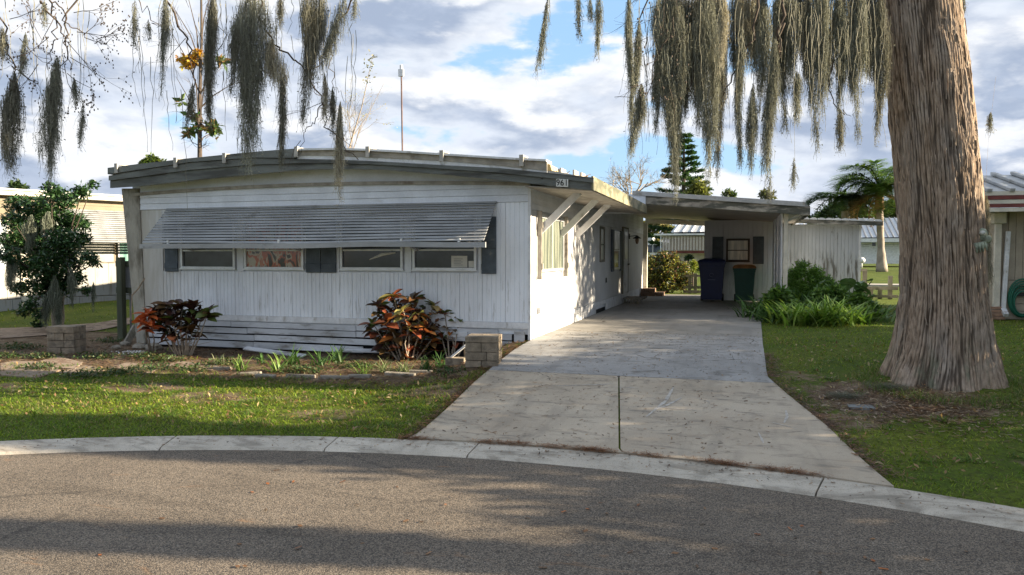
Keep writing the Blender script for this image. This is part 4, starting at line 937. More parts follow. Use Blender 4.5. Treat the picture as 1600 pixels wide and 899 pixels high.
for x, y, dx, dz, L in ((88, 20, -.2, -1, .35), (100, 60, .5, -.8, .4), (30, 60, .6, -.7, .35), (120, 50, 1, -.2, .35), (110, 90, .8, -.5, .35), (15, 30, .8, .2, .3), (60, 100, -.5, -.8, .3), (75, 60, -.6, -.5, .3), (100, 100, .2, -1, .3), (40, 10, .4, -.8, .4), (150, 62, 1, .2, .22), (115, 20, 1, .4, .25), (10, 90, .5, -.5, .3), (130, 55, .8, .6, .2), (105, 115, .6, -.7, .28)):
    twigs(mb, Dp(x, y, 7.2), (dx*.95, dx*.28, dz), L, .0045, 3, q, .55, 3, 3, 0, ends, (2, 3), .7)
for x, y, dx, dz, L in ((300, 20, .2, -.8, .35), (290, 60, -.5, -.6, .3), (330, 30, .5, -.6, .3), (440, 80, -.6, .4, .2), (480, 110, .5, .5, .2), (512, 200, .5, -.5, .3), (470, 220, -.4, -.6, .3), (505, 160, -.8, -.2, .3), (510, 100, .3, -.9, .3)):
    twigs(mb, Dp(x, y, 7.5), (dx*.95, dx*.28, dz), L, .004, 2, q, .55, 3, 3)
for e in ends[::2]: mb.blob(e, (.008, .008, .009), 4, 3, .1, 1)
mb.build('budded_twigs', m_twig, lt, kind='stuff')

# ================================================================== SPANISH MOSS
def moss(x0, y0, x1, y1, wpx, D, label, dens=1., col=((.20, .19, .13), (.13, .13, .09), (.27, .25, .19)), group='spanish moss hanging from the branches'):
    a = Dp(x0, y0, D); b = Dp(x1, y1, D); Lh = np.linalg.norm(b-a); Wm = wpx*D/FPX/2
    n = int(min(4600, max(30, dens*4000*Lh*(Wm*2+.03)+70*Lh)))
    t = rng.random(n)**.85*.93
    K = 3+int(wpx/5); k = rng.integers(0, K, n); sub = rng.uniform(-1, 1, (K, 2)); sub[rng.random(K) < .22] *= 1.7; fr = (1-.5*np.abs(sub[:, 0])*rng.uniform(.2, 1.1, K)-.45*rng.random(K)**2).clip(.2, 1); fr[0] = 1; sub[0] *= .2      # tails of unequal length
    t = t*fr[k]; u = t/fr[k]
    wid = Wm*1.12*(np.minimum(1, (.5 if y0 < 0 else .12)+t*3.2))*(1+.2*np.sin(t*9+x0))
    off = sub[k]*.62*wid[:, None]*(1-.25*u[:, None])+rng.normal(0, .27, (n, 2))*(wid*(1.05-u)**.5)[:, None]
    P = a+(b-a)*t[:, None]+off[:, :1]*RT*.95+off[:, 1:]*np.array([-RT[1], RT[0], 0])*.6
    P = P+RT*(np.sin(t*5+x0*.1)*.025*Lh)[:, None]*.4
    seg = 6; sl = rng.uniform(.10, .30, n)*(.55+.75*(1-t))*min(1.15, .45+Lh*.7)
    steps = rng.normal(0, 1, (n, seg, 2))*.008; pts = [P]; drift = rng.normal(0, .006, (n, 2))
    for s in range(seg):
        dxy = steps[:, s]+drift*.4; pts.append(pts[-1]+dxy[:, :1]*RT+dxy[:, 1:]*np.array([-RT[1], RT[0], 0])-np.array([0, 0, 1])*(sl/seg)[:, None]*rng.uniform(.6, 1.3, (n, 1)))
    az = rng.uniform(0, 6.28, n); sd = np.c_[np.cos(az), np.sin(az), az*0]; wd = rng.uniform(.0024, .0052, n)*(D/8)
    rows = []
    for s, p in enumerate(pts): w = (wd*(1-.6*s/seg))[:, None]/2; rows += [p-sd*w, p+sd*w]
    R = 2*(seg+1); V = np.stack(rows, 1).reshape(-1, 3); bb = np.arange(n)[:, None]*R
    F = np.concatenate([bb+np.array([2*s, 2*s+1, 2*s+3, 2*s+2]) for s in range(seg)], 1).reshape(-1, 4)
    # short side hairs
    m_ = int(n*1.3); kk = rng.integers(0, n, m_); ss_ = rng.integers(1, seg, m_); base_ = np.stack(pts, 1)[kk, ss_]; dd = unit(rng.normal(size=(m_, 3))*[1, 1, .6]-[0, 0, .5])*rng.uniform(.012, .035, (m_, 1)); w = .0018*(D/8)
    V2 = np.stack([base_-[0, 0, w], base_+[0, 0, w], base_+dd*.6+[0, 0, w]+rng.normal(0, .004, (m_, 3)), base_+dd], 1).reshape(-1, 3)
    F2 = np.arange(4*m_).reshape(m_, 4)+len(V); c1 = pal(col, n); C = np.r_[np.repeat(c1, R, 0), np.repeat(pal(col, m_), 4, 0)]
    o = npobj('spanish_moss', np.r_[V, V2], np.r_[F, F2], m_moss, C); tag(o, label, 'spanish moss', group)
    return o
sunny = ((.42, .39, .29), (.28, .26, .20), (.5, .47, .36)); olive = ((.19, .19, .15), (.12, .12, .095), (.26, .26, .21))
ML = [
 # left tree
 (22, 112, 10, 275, 42, 7.2, 'broad dark hank of moss at the left edge of the photo, over the holly tree'),
 (2, 40, 2, 100, 16, 7.2, 'short moss stub cut by the left edge above the broad dark hank'),
 (90, 88, 76, 288, 34, 7.2, 'long twisted hank of moss second from the left edge, hanging from a budded twig'),
 (115, 120, 118, 165, 14, 7.2, 'small ragged moss bit beside the twisted hank'),
 (130, 156, 125, 226, 8, 7.2, 'thin isolated moss tail just right of the two leftmost hanks'),
 (70, 0, 68, 42, 7, 7.2, 'wispy moss strand at the top over the twisted left hank'),
 (40, 50, 30, 120, 10, 7.2, 'loose moss on the twig above the broad left hank'),
 (256, -8, 254, 150, 9, 7.3, 'very thin long moss string left of the orange-leaved sapling'),
 (210, 0, 211, 75, 7, 7.3, 'sparse hanging string of moss near the top between the two left groups'),
 (232, 30, 234, 60, 5, 7.3, 'tiny moss shred beside the thin string'),
 (331, -14, 328, 200, 25, 7.4, 'narrow dark column of moss in front of the orange-leaved sapling'),
 (370, 38, 360, 150, 15, 7.4, 'short dark moss finger between the dark column and the biggest hank'),
 (396, -14, 392, 285, 62, 7.5, 'biggest and longest hank of moss, hanging left of centre over the roof edge'),
 (425, 60, 445, 150, 38, 7.5, 'bushy sunlit shoulder of moss on the right of the biggest hank'),
 (440, 118, 440, 265, 17, 7.5, 'slim moss tail between the biggest hank and the next dark one'),
 (302, 130, 290, 200, 10, 7.3, 'loose moss wisp on the sapling beside the dark column'),
 (492, -14, 470, 200, 40, 7.6, 'dark tapering hank of moss fourth of the left centre group'),
 (540, -10, 486, 130, 12, 7.6, 'slanting moss-wrapped branch running down left from the top'),
 (506, 112, 506, 190, 11, 7.6, 'short dark moss tuft above the two pale tails'),
 (519, 135, 521, 215, 11, 7.6, 'moss tuft on the branch fork right of the short dark one'),
 (531, 158, 528, 312, 15, 7.6, 'pale sunlit moss tail ending in front of the roof edge, right of the left group'),
 (556, -10, 552, 28, 6, 7.6, 'tiny moss wisp at the top edge right of the left group'),
 (440, -10, 436, 50, 10, 7.5, 'short moss strings between the biggest hank and the dark tapering one'),
 # centre wisps
 (858, -10, 835, 115, 6, 8.0, 'single long thin moss string in the blue gap at the top centre'),
 (903, -10, 905, 58, 8, 8.1, 'short thin moss string right of the long single one'),
 (936, -10, 933, 92, 9, 8.1, 'medium thin moss string between the single string and the curtain'),
 (922, -10, 925, 35, 6, 8.1, 'tiny moss string between two thin ones at the top'),
 (985, -10, 984, 200, 13, 8.2, 'leftmost thin tail of the right-hand moss curtain'),
 (1000, 30, 990, 160, 18, 8.3, 'second thin moss tail of the curtain with a slanting top'),
 (1003, 130, 985, 242, 28, 8.3, 'frayed low moss bundle left of the norfolk pine'),
 # right curtain
 (1048, -14, 1052, 330, 52, 8.4, 'widest hank of the right-hand curtain, reaching down over the carport roof'),
 (1040, 40, 1020, 215, 30, 8.5, 'shaded moss bundle overlapping the left of the widest curtain hank'),
 (1082, -14, 1072, 190, 46, 8.6, 'dense grey-olive moss just right of the widest hank'),
 (1104, -14, 1106, 296, 46, 8.4, 'long hank of moss ending in front of the norfolk pine'),
 (1130, -14, 1127, 112, 15, 8.0, 'pale sunlit moss rope in front of the dark curtain'),
 (1122, -14, 1122, 295, 24, 8.8, 'dark hank of moss behind the pale rope'),
 (1158, 40, 1155, 265, 17, 8.5, 'slender separate moss tail right of the norfolk pine'),
 (1178, 130, 1172, 270, 20, 8.5, 'medium moss tail with frayed tip left of the two long centre tails'),
 (1165, -14, 1170, 110, 34, 8.7, 'thick upper moss between the pale rope and the forked branch'),
 (1192, -14, 1188, 180, 26, 8.6, 'brownish moss on the forked branch'),
 (1208, 60, 1203, 312, 28, 8.5, 'long brown-grey moss tail ending beside the carport roof edge'),
 (1232, -14, 1232, 150, 36, 8.8, 'dense moss in the middle of the curtain near the top'),
 (1245, 110, 1245, 195, 18, 8.6, 'short moss tip at the middle of the curtain'),
 (1241, 246, 1238, 296, 5, 8.3, 'tiny detached moss string floating above the carport corner'),
 (1262, -14, 1262, 130, 24, 8.9, 'backlit olive moss left of the three straight tails'),
 (1278, -14, 1278, 250, 30, 8.7, 'first of the straight moss tails left of the trunk, the longest'),
 (1311, -14, 1311, 185, 26, 8.8, 'second straight moss tail left of the trunk'),
 (1313, 168, 1311, 236, 14, 8.6, 'small dark moss knot below the second straight tail'),
 (1342, -14, 1340, 232, 34, 8.8, 'third straight moss tail left of the trunk'),
 (1374, -14, 1372, 228, 30, 8.9, 'olive moss hanging right against the cypress trunk'),
 (1326, -14, 1326, 100, 40, 9.1, 'dark moss mass at the top beside the trunk'),
 (1356, -14, 1358, 130, 36, 9.2, 'darkest moss mass under the limb at the trunk'),
 (1148, -14, 1148, 120, 30, 9.0, 'shaded background moss behind the forked branch'),
 (1060, -14, 1062, 240, 40, 8.9, 'shaded moss between the two widest curtain hanks, farther back'),
 (1092, -14, 1090, 210, 40, 9.1, 'farther moss behind the long hank near the norfolk pine'),
 (1225, -14, 1222, 215, 30, 8.9, 'farther moss between the brown-grey tail and the dense middle'),
 (1295, -14, 1294, 150, 34, 9.1, 'farther moss between the first and second straight tails'),
 (1258, -14, 1255, 90, 44, 9.2, 'upper moss filling behind the backlit olive strands'),
 (1180, -14, 1178, 95, 44, 9.2, 'upper moss filling behind the forked branch'),
 (1035, -14, 1030, 90, 34, 8.8, 'upper left moss filling at the start of the curtain'),
 (1118, -14, 1116, 150, 50, 9.2, 'upper moss filling behind the pale rope'),
 (1548, 175, 1545, 208, 7, 9.0, 'tiny moss ball on a thread right of the cypress trunk'),
 (1541, 305, 1538, 470, 22, 9.6, 'pale green moss hanging behind the trunk by the right-hand house'),
 (1503, -10, 1503, 26, 9, 9.2, 'small dark sprig at the top right of the trunk'),
]
for i, (x0, y0, x1, y1, w, D, lab) in enumerate(ML):
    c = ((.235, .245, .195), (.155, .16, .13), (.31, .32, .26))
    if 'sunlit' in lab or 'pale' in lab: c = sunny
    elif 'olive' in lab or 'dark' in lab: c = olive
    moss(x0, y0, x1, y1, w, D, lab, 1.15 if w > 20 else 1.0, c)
# single strings of moss between the hanks
mb = MB()
for (xa, xb, n_, ymax) in ((975, 1385, 150, 120), (205, 560, 46, 160), (0, 150, 18, 140)):
    for k in range(n_):
        x = rnd.uniform(xa, xb); y = rnd.uniform(-14, ymax)*rnd.random(); D = rnd.uniform(7.3, 7.8) if xb < 600 else rnd.uniform(8.2, 9.1); p = Dp(x, y, D); L = rnd.uniform(.3, 1.25); pts = [p]
        for i in range(9): pts.append(pts[-1]+RT*rnd.gauss(0, .012)+np.array([0, rnd.gauss(0, .01), -L/9]))
        mb.tube(pts, [.0030*(1-.06*i)*(1+.5*(i % 2)) for i in range(10)], 3, cap=False)
o = mb.build('moss_strings', M('moss string', (.20, .195, .15), .95, .3, 20, 60, 0)); tag(o, 'single thin strings of moss hanging between the hanks', None, None, 'stuff')
mb = MB(); mb.tube([Dp(1246, -20, 8.3), Dp(1240, 120, 8.3), Dp(1242, 250, 8.3)], .0018, 3); o = mb.build('moss_thread', MC['moss string']); tag(o, 'fine thread carrying the detached moss string above the carport corner', 'thread')
mb = MB(); mb.tube([Dp(1556, 120, 9), Dp(1549, 180, 9), Dp(1545, 210, 9), Dp(1540, 290, 9)], .0012, 3); o = mb.build('hanging_thread', m_twigl); tag(o, 'fine thread hanging in the sky right of the cypress trunk', 'thread')

# ================================================================== GROUND COVER
def ingrass(x, y):
    r = np.hypot(x-CC[0], y-CC[1]); ok = r > RO+.01-.05*(np.sin(x*13)+np.sin(x*31+y*5)+.5).clip(0)*.6
    l = np.interp(y, [t[0] for t in Lx], [t[1] for t in Lx]); rr = np.interp(y, [t[0] for t in Rx], [t[1] for t in Rx])
    rg = .035*(np.sin(y*17)+np.sin(y*41)+.3).clip(0); ok &= ~((x > l-.01+rg) & (x < rr+.01-rg)); ok &= ~((y > 11.85) & (x > XL-.1) & (x < -3.2)); ok &= ~((y > 18.8) & (x > -3.4) & (x < 1.1)); return ok
def grass(name, n, xr, yr, Ls, Ws, fn, label, dpow=1.6, nodirt=True):
    x = rng.uniform(*xr, n*3); y = rng.uniform(*yr, n*3); D = np.hypot(x, y); pr = (4.5/np.maximum(D, 4.5))**dpow
    dmk = dirtmask(x, y); e = np.sin(x*3.1+1)*np.sin(y*4.3)*.12+np.sin(x*9+y*7)*.10
    k = ingrass(x, y) & fn(x, y) & (rng.random(n*3) < pr) & (rng.random(n*3) > (dmk*1.25+e if nodirt else 0)); x = x[k][:n]; y = y[k][:n]; m_ = len(x)
    big_ = (np.sin(x*1.7+np.sin(y*2.1)*1.3)*np.sin(y*1.9+np.sin(x*1.3))+1)/2; yel = np.clip(.25+.5*big_+rng.normal(0, .18, m_)+.35*dirtmask(x, y), 0, 1)[:, None]
    dead = (rng.random(m_) < .08+.16*big_**2)[:, None]
    cg = np.array([.085, .175, .012])*(1-yel)+np.array([.25, .30, .03])*yel; cg = np.where(dead, np.array([.24, .19, .09]), cg)*(1+rng.normal(0, .2, (m_, 1))); cg = cg.clip(.004, .6)
    D = np.hypot(x, y); sc = (D/6)**.55
    V, F, C = blades(np.c_[x, y, H(x, y)-.005], rng.uniform(*Ls, m_)*sc**.4, rng.uniform(*Ws, m_)*sc, rng.uniform(0, 6.28, m_), rng.uniform(.3, 1.4, m_), 2, .45, cg*.75, cg*1.15)
    o = npobj(name, V, F, m_grass, C); tag(o, label, None, None, 'stuff'); return o
grass('grass', 120000, (-13, -2.9), (5.2, 9.6), (.022, .052), (.006, .012), lambda x, y: x > -13, 'short shaggy lawn grass left of the driveway')
grass('grass', 110000, (.2, 8.5), (4.0, 22), (.022, .052), (.006, .012), lambda x, y: np.hypot(x-2.3, y-10.2) > .8, 'short lawn grass right of the driveway round the cypress')
grass('grass', 30000, (-26, -3.4), (9.2, 22), (.03, .09), (.008, .016), lambda x, y: (y < 11.9) | (x < -11.6), 'sparse grass and weeds in and beyond the front bed')
# taller weeds and unmown tufts in the turf
wc = np.c_[np.r_[rng.uniform(-12, -3.2, 230), rng.uniform(.6, 6.5, 170)], np.r_[rng.uniform(6.2, 9.4, 230), rng.uniform(6.3, 15, 170)]]; kx = ingrass(wc[:, 0], wc[:, 1]); wc = wc[kx]
P = np.repeat(wc, 26, 0)+rng.normal(0, .05, (len(wc)*26, 2)); kx = ingrass(P[:, 0], P[:, 1]); P = P[kx]; m_ = len(P); cg = pal(((.09, .18, .025), (.14, .22, .04), (.07, .13, .02), (.26, .22, .10)), m_)
V, F, C = blades(np.c_[P, H(P[:, 0], P[:, 1])], rng.uniform(.05, .11, m_), rng.uniform(.007, .016, m_), rng.uniform(0, 6.28, m_), rng.uniform(.3, 1.3, m_), 2, .6, cg*.8, cg*1.15)
tag(npobj('lawn_weeds', V, F, m_grass, C), 'taller weeds and unmown tufts scattered through the turf', None, None, 'stuff')
m_ = 2600; P = np.c_[np.r_[rng.uniform(-12, -3.2, m_//2), rng.uniform(.5, 6.5, m_//2)], np.r_[rng.uniform(6.4, 9.4, m_//2), rng.uniform(6.3, 13, m_//2)]]; P = P[ingrass(P[:, 0], P[:, 1])]; V, F, C = leafquads(np.c_[P, H(P[:, 0], P[:, 1])+.025], rng.uniform(.03, .07, len(P)), pal(((.30, .19, .09), (.20, .11, .05), (.36, .28, .15)), len(P)), .8, .45)
tag(npobj('fallen_leaves', V, F, m_leaf, C), 'small dead leaves lying in the turf', None, None, 'stuff')
n = 2600; a = rng.uniform(0, 6.28, n); r = rng.normal(.84, .10, n); P = np.c_[2.33+r*np.cos(a), 10.05+r*np.sin(a)]; cg = pal(((.09, .17, .03), (.14, .20, .04), (.24, .21, .10)), n)
V, F, C = blades(np.c_[P, H(P[:, 0], P[:, 1])], rng.uniform(.05, .13, n), rng.uniform(.005, .011, n), rng.uniform(0, 6.28, n), rng.uniform(.1, 1.0, n), 2, .6, cg*.8, cg*1.1)
tag(npobj('trunk_grass', V, F, m_grass, C), 'longer unmown grass round the foot of the cypress', None, None, 'stuff')
# leaf litter and needles
def litter(name, n, fx, fy, cols, Ls, Ws, label, zf=None, clump=None):
    x = fx(n); y = fy(n, x); k = (np.hypot(x-CC[0], y-CC[1]) > 0); z = zf(x, y); az = rng.uniform(0, 6.28, n)
    L = rng.uniform(*Ls, n); W_ = rng.uniform(*Ws, n); d = np.c_[np.cos(az), np.sin(az), rng.uniform(-.05, .25, n)]; s = np.c_[-np.sin(az), np.cos(az), rng.normal(0, .2, n)]
    P = np.c_[x, y, z]; bend = rng.normal(0, .25, (n, 1))
    V = np.stack([P-s*W_[:, None]/2, P+s*W_[:, None]/2, P+d*L[:, None]+s*bend*L[:, None]+s*W_[:, None]/2, P+d*L[:, None]+s*bend*L[:, None]-s*W_[:, None]/2], 1).reshape(-1, 3)
    C = np.repeat(pal(cols, n, .25), 4, 0); o = npobj(name, V, np.arange(4*n).reshape(n, 4), m_leaf, C); tag(o, label, None, None, 'stuff'); return o
brown = ((.17, .085, .04), (.10, .055, .03), (.24, .14, .07), (.07, .045, .03))
def ksurf(x, y):
    r = np.hypot(x-CC[0], y-CC[1]); z = np.where(r < RI, -.370, np.where(r < RO, -.334, H(x, y)+.026)); return z
litter('leaf_litter', 2600, lambda n: rng.uniform(-3.1, .3, n), lambda n, x: 6.3+rng.random(n)**.8*7.5, brown, (.012, .05), (.004, .012), 'brown needles and leaf bits scattered on the driveway', ksurf)
litter('leaf_litter', 700, lambda n: rng.uniform(-7, 2.5, n), lambda n, x: CC[1]+np.sqrt(np.maximum(0, rng.uniform(RI+.01, RO-.01, n)**2-(x-CC[0])**2)), brown, (.01, .03), (.004, .01), 'dark specks of litter along the kerb', ksurf)
def kj(n, x): return CC[1]+np.sqrt(np.maximum(0, (RO+.005+rng.normal(0, .018, n))**2-(x-CC[0])**2))
cl_ = np.array([-2.95, -2.2, -1.95, -1.6, -1.3, -1.2, -.75, -.2, -.1, .25, .45])
litter('pine_needles', 2800, lambda n: cl_[rng.integers(0, len(cl_), n)]+rng.normal(0, .10, n), kj, ((.24, .10, .04), (.17, .075, .03), (.32, .16, .07)), (.02, .07), (.002, .004), 'rust-coloured needle drifts caught in the joint between kerb and driveway', lambda x, y: ksurf(x, y)+rng.uniform(0, .014, len(x)))
def edge(n):
    y = rng.uniform(6.5, 11.5, n); return y
ye = edge(5200); side_ = rng.random(5200) < .5
xe = np.where(side_, np.interp(ye, [t[0] for t in Lx], [t[1] for t in Lx])-np.abs(rng.normal(0, .07, 5200)), np.interp(ye, [t[0] for t in Rx], [t[1] for t in Rx])+np.abs(rng.normal(0, .10, 5200)))
litter('leaf_litter', 5200, lambda n: xe, lambda n, x: ye, ((.17, .085, .045), (.26, .13, .07), (.10, .06, .035)), (.015, .06), (.003, .009), 'russet litter lining both edges of the driveway', lambda x, y: H(x, y)+rng.uniform(.01, .03, len(x)))
litter('leaf_litter', 14000, lambda n: rng.uniform(-13, -3.3, n), lambda n, x: rng.uniform(8.9, 12.0, n), brown+((.12, .10, .04),), (.02, .08), (.005, .02), 'dead leaves and debris over the bare front bed', lambda x, y: H(x, y)+rng.uniform(.0, .02, len(x)))
litter('bark_litter', 4500, lambda n: 1.75+rng.normal(0, .55, n), lambda n, x: 9.0+rng.normal(0, .45, n), ((.22, .12, .06), (.36, .28, .20), (.12, .07, .04)), (.02, .07), (.004, .014), 'bark chips and needles at the foot of the cypress', lambda x, y: H(x, y)+rng.uniform(.0, .02, len(x)))
litter('fallen_leaves', 130, lambda n: rng.uniform(-4, 2, n), lambda n, x: rng.uniform(1.5, 5.4, n), ((.38, .13, .04), (.22, .12, .06)), (.02, .05), (.012, .025), 'scattered orange dead leaves on the asphalt', lambda x, y: np.full(len(x), -.368))
# moss fallen on the ground, utility cover
for (x, y, w, lab) in ((1385, 608, .26, 'grey clump of fallen moss on bare earth left of the trunk base'), (1318, 622, .2, 'flat patch of fallen moss near the driveway edge')):
    p = G(x, y); n = 700; P = p+rng.normal(0, 1, (n, 3)).clip(-1.9, 1.9)*[w*.45, w*.32, .012]+[0, 0, .03]; az = rng.uniform(0, 6.28, n)
    V, F, C = blades(P, rng.uniform(.04, .10, n), np.full(n, .004), az, rng.uniform(.8, 1.7, n), 2, .6, pal(((.22, .23, .17), (.16, .17, .12)), n)); o = npobj('fallen_moss', V, F, m_moss, C); tag(o, lab, 'moss', None)
p = G(1345, 637); mb = MB(); mb.box(p[0]-.13, p[0]+.13, p[1]-.09, p[1]+.09, p[2]-.02, p[2]+.018); cv = mb.build('utility_cover', M('cover grey', (.16, .17, .17), .8, .2, 8, 60, .3), None, bevel=.006); tag(cv, 'grey rectangular utility cover set in the grass left of the cypress', 'utility cover')

# ================================================================== BLOCK PILLARS AND STONES
def pillar(name, label, px, w, d, courses, rz, seed):
    p = G(*px); t = thing(name, label, 'block pillar', (0, 0, 0)); q = random.Random(seed); z = 0.; me = []
    for ci, (hh, cuts) in enumerate(courses):
        for row in (0, 1):
            e = [0]+cuts+[1] if row == 0 else [0, .5, 1]
            for a, b in zip(e[:-1], e[1:]):
                j = q.uniform(-.012, .012); mb = MB(); mb.box(-w/2+a*w+.003, -w/2+b*w-.003, (-d/2 if row == 0 else .003)+j, (-.003 if row == 0 else d/2)+j, z+.002, z+hh-.003)
                o = mb.build('block', m_block, t, bevel=.008)
        z += hh
    t.location = tuple(p-[0, 0, .02]); t.rotation_euler = (0, 0, rz); return t
pillar('block_pillar', 'left block pillar, tan blocks stacked under the holly tree', (105, 551), .50, .36, [(.13, [.5]), (.13, [.62]), (.13, [.30, .62]), (.12, [])], rad(14), 1)
rp = pillar('block_pillar', 'right block pillar beside the driveway, its right face catching sun', (756, 570), .46, .40, [(.10, [.5]), (.12, [.66]), (.13, [.5]), (.09, [])], rad(8), 2)
p = G(712, 572)
for i, (dx, dy, z, w, h) in enumerate(((-.02, 0, 0, .30, .12), (.16, .18, 0, .2, .14), (.16, .18, .14, .2, .13))):
    mb = MB(); mb.box(p[0]+dx-w/2, p[0]+dx+w/2, p[1]+dy, p[1]+dy+.2, p[2]+z, p[2]+z+h-.004); o = mb.build('loose_block', m_block, None, bevel=.008)
    tag(o, ['loose block lying left of the right pillar', 'lower block wedged behind the loose one beside the right pillar', 'upper block wedged behind the loose one beside the right pillar'][i], 'concrete block')
mb = MB(); mb.bar(p+[-.1, .1, .12], p+[.12, .12, .3], .10, .03); o = mb.build('white_offcut', m_trimw, None, bevel=.004); tag(o, 'white board offcut leaning on the loose blocks by the right pillar', 'board')
names = ['edging stone at the left end of the front bed', 'second edging stone from the left', 'third edging stone, half sunk under blades', 'edging stone below the strappy plants', 'long edging stone below the large croton', 'edging stone left of the pointed gap', 'edging stone near the right pillar', 'last edging stone at the driveway end']
for i, (x, y, L) in enumerate(((345, 578, .32), (392, 586, .30), (415, 590, .3), (470, 590, .42), (522, 592, .44), (562, 590, .34), (625, 587, .46), (655, 583, .42))):
    p = G(x, y); mb = MB(); mb.box(-L/2, L/2, -.05, .05, -.05, .045); o = mb.build('edging_stone', m_stone, None, bevel=.012); o.location = tuple(p); o.rotation_euler = (rnd.uniform(-.1, .1), rnd.uniform(-.04, .04), rad(14)+rnd.uniform(-.15, .15)); tag(o, names[i], 'edging stone', 'stones edging the front bed')
def slabstone(pxs, label, h=.035, name='stepping_slab', mat=None):
    P = [G(*q) for q in pxs]; n = len(P); c = sum(P)/n; z = c[2]; mb = MB(); mb.add([(p[0], p[1], float(H(p[0], p[1]))-.03) for p in P]+[(p[0], p[1], float(H(p[0], p[1]))+h) for p in P], [tuple(range(n))[::-1], tuple(range(n, 2*n))]+[(i, (i+1) % n, n+(i+1) % n, n+i) for i in range(n)])
    o = mb.build(name, mat or m_stone, None, bevel=.008); tag(o, label, 'paving slab'); return o
m_tanslab = M('sandy slab', (.29, .225, .165), .95, .3, 4, 40, .4, dirt=(.14, .085, .055), dthr=(.48, .62), dscale=4)
slabstone([(0, 588), (60, 592), (95, 580), (70, 567), (20, 566), (0, 570)], 'cracked sandy paving slab at the left edge of the photo', .02, mat=m_tanslab)
slabstone([(62, 566), (78, 576), (118, 578), (130, 568), (90, 558)], 'sandy paving slab in front of the left block pillar', .02, mat=m_tanslab)
slabstone([(90, 583), (140, 588), (165, 579), (135, 572)], 'small sandy slab right of the pillar slab', .015, mat=m_tanslab)
slabstone([(170, 575), (235, 585), (250, 575), (200, 567)], 'worn slab half buried in the bed below the post', .012, mat=m_tanslab)
slabstone([(255, 572), (330, 580), (345, 572), (280, 565)], 'worn slab half buried in the bed below the left croton', .012, mat=m_tanslab)
path = bpy.data.objects.new('side_path', None); COL.objects.link(path); path['kind'] = 'structure'
Pp = [G(*q) for q in ((0, 514), (60, 512), (150, 506), (205, 497), (205, 507), (150, 518), (60, 526), (0, 530))]
mb = MB(); mb.add([(p[0], p[1], float(H(p[0], p[1]))+.018) for p in Pp], [tuple(range(8))]); mb.build('path_surface', M('sandy path', (.36, .27, .20), .95, .3, 3, 50, .3, dirt=(.12, .08, .05), dthr=(.45, .6), dscale=3), path)
for i, (x, y, r, lab, c) in enumerate(((218, 545, .14, 'round pale boulder at the foot of the left croton', m_stone), (240, 547, .19, 'flat greenish rock right of the boulder under the croton', m_stone), (195, 540, .12, 'mossy flat rock below the leaning plank', m_stone), (205, 528, .12, 'stone behind the boulder at the house corner', m_stone), (182, 545, .10, 'low stone in the dirt left of the boulders', m_stone))):
    p = G(x, y); mb = MB(); mb.blob(p+[0, 0, r*.2], (r, r*.7, r*.5), 9, 6, .15, i+10); o = mb.build('rock', c); tag(o, lab, 'rock')
n = 260; p = G(205, 551); P = p+rng.normal(0, 1, (n, 3))*[.16, .10, .0]+[0, 0, .01]
mb = MB()
for k in range(90): mb.blob(P[k], (.016, .014, .01), 5, 3, .2, k)
o = mb.build('white_pebbles', M('white pebble', (.7, .7, .68), .8, .1, 5, 20, 0)); tag(o, 'scatter of white pebbles on the dirt before the left croton', None, None, 'stuff')

# ================================================================== METER POST
mp = thing('meter_post', 'dark wooden post carrying a grey meter box beside the left house corner', 'utility post', G(191, 530))
pb = G(191, 530); D_ = float((pb-CAMP)@FW); k_ = D_/FPX
mb = MB(); top = Dp(191, 402, D_); mb.box(pb[0]-.07, pb[0]+.07, pb[1]-.06, pb[1]+.06, -.5, top[2]); mb.build('post', m_post, mp, bevel=.01)
pc = Dp(196, 430, D_+.12); mb = MB(); mb.box(pc[0]-.16, pc[0]+.17, pc[1]-.05, pc[1]+.10, pc[2]-.28, pc[2]+.24); mb.build('meter_box', m_steel, mp, bevel=.01)
mb = MB(); mb.box(pc[0]-.19, pc[0]+.20, pc[1]-.07, pc[1]-.052, pc[2]+.18, pc[2]+.30).box(pc[0]-.19, pc[0]+.20, pc[1]-.07, pc[1]-.052, pc[2]-.38, pc[2]-.26); mb.build('cross_board', m_post, mp)
mb = MB(); mb.tube([(pc[0]+.1, pc[1]+.02, pc[2]-.28), (pc[0]+.1, pc[1]+.02, -.35)], .022, 8); mb.build('conduit', m_steel, mp)
pl0, pl1 = G(196, 540), Dp(211, 512, D_-.2); mb = MB(); mb.bar(pl0, pl1, .14, .05, (1, -.5, 0)); o = mb.build('leaning_plank', m_wood, None, bevel=.006); tag(o, 'weathered plank leaning near the meter post', 'plank')
mb = MB(); a_, b_ = Dp(206, 462, 13.2), Dp(226, 435, 13.0); mb.tube([a_, lerp(a_, b_, .5)+[0, 0, -.03], b_], .012, 5); mb.tube([Dp(206, 462, 13.2), Dp(205, 500, 13.2)], .010, 5); o = mb.build('dead_stick', m_twigl); tag(o, 'dead stick sticking out across the left house corner', 'stick')

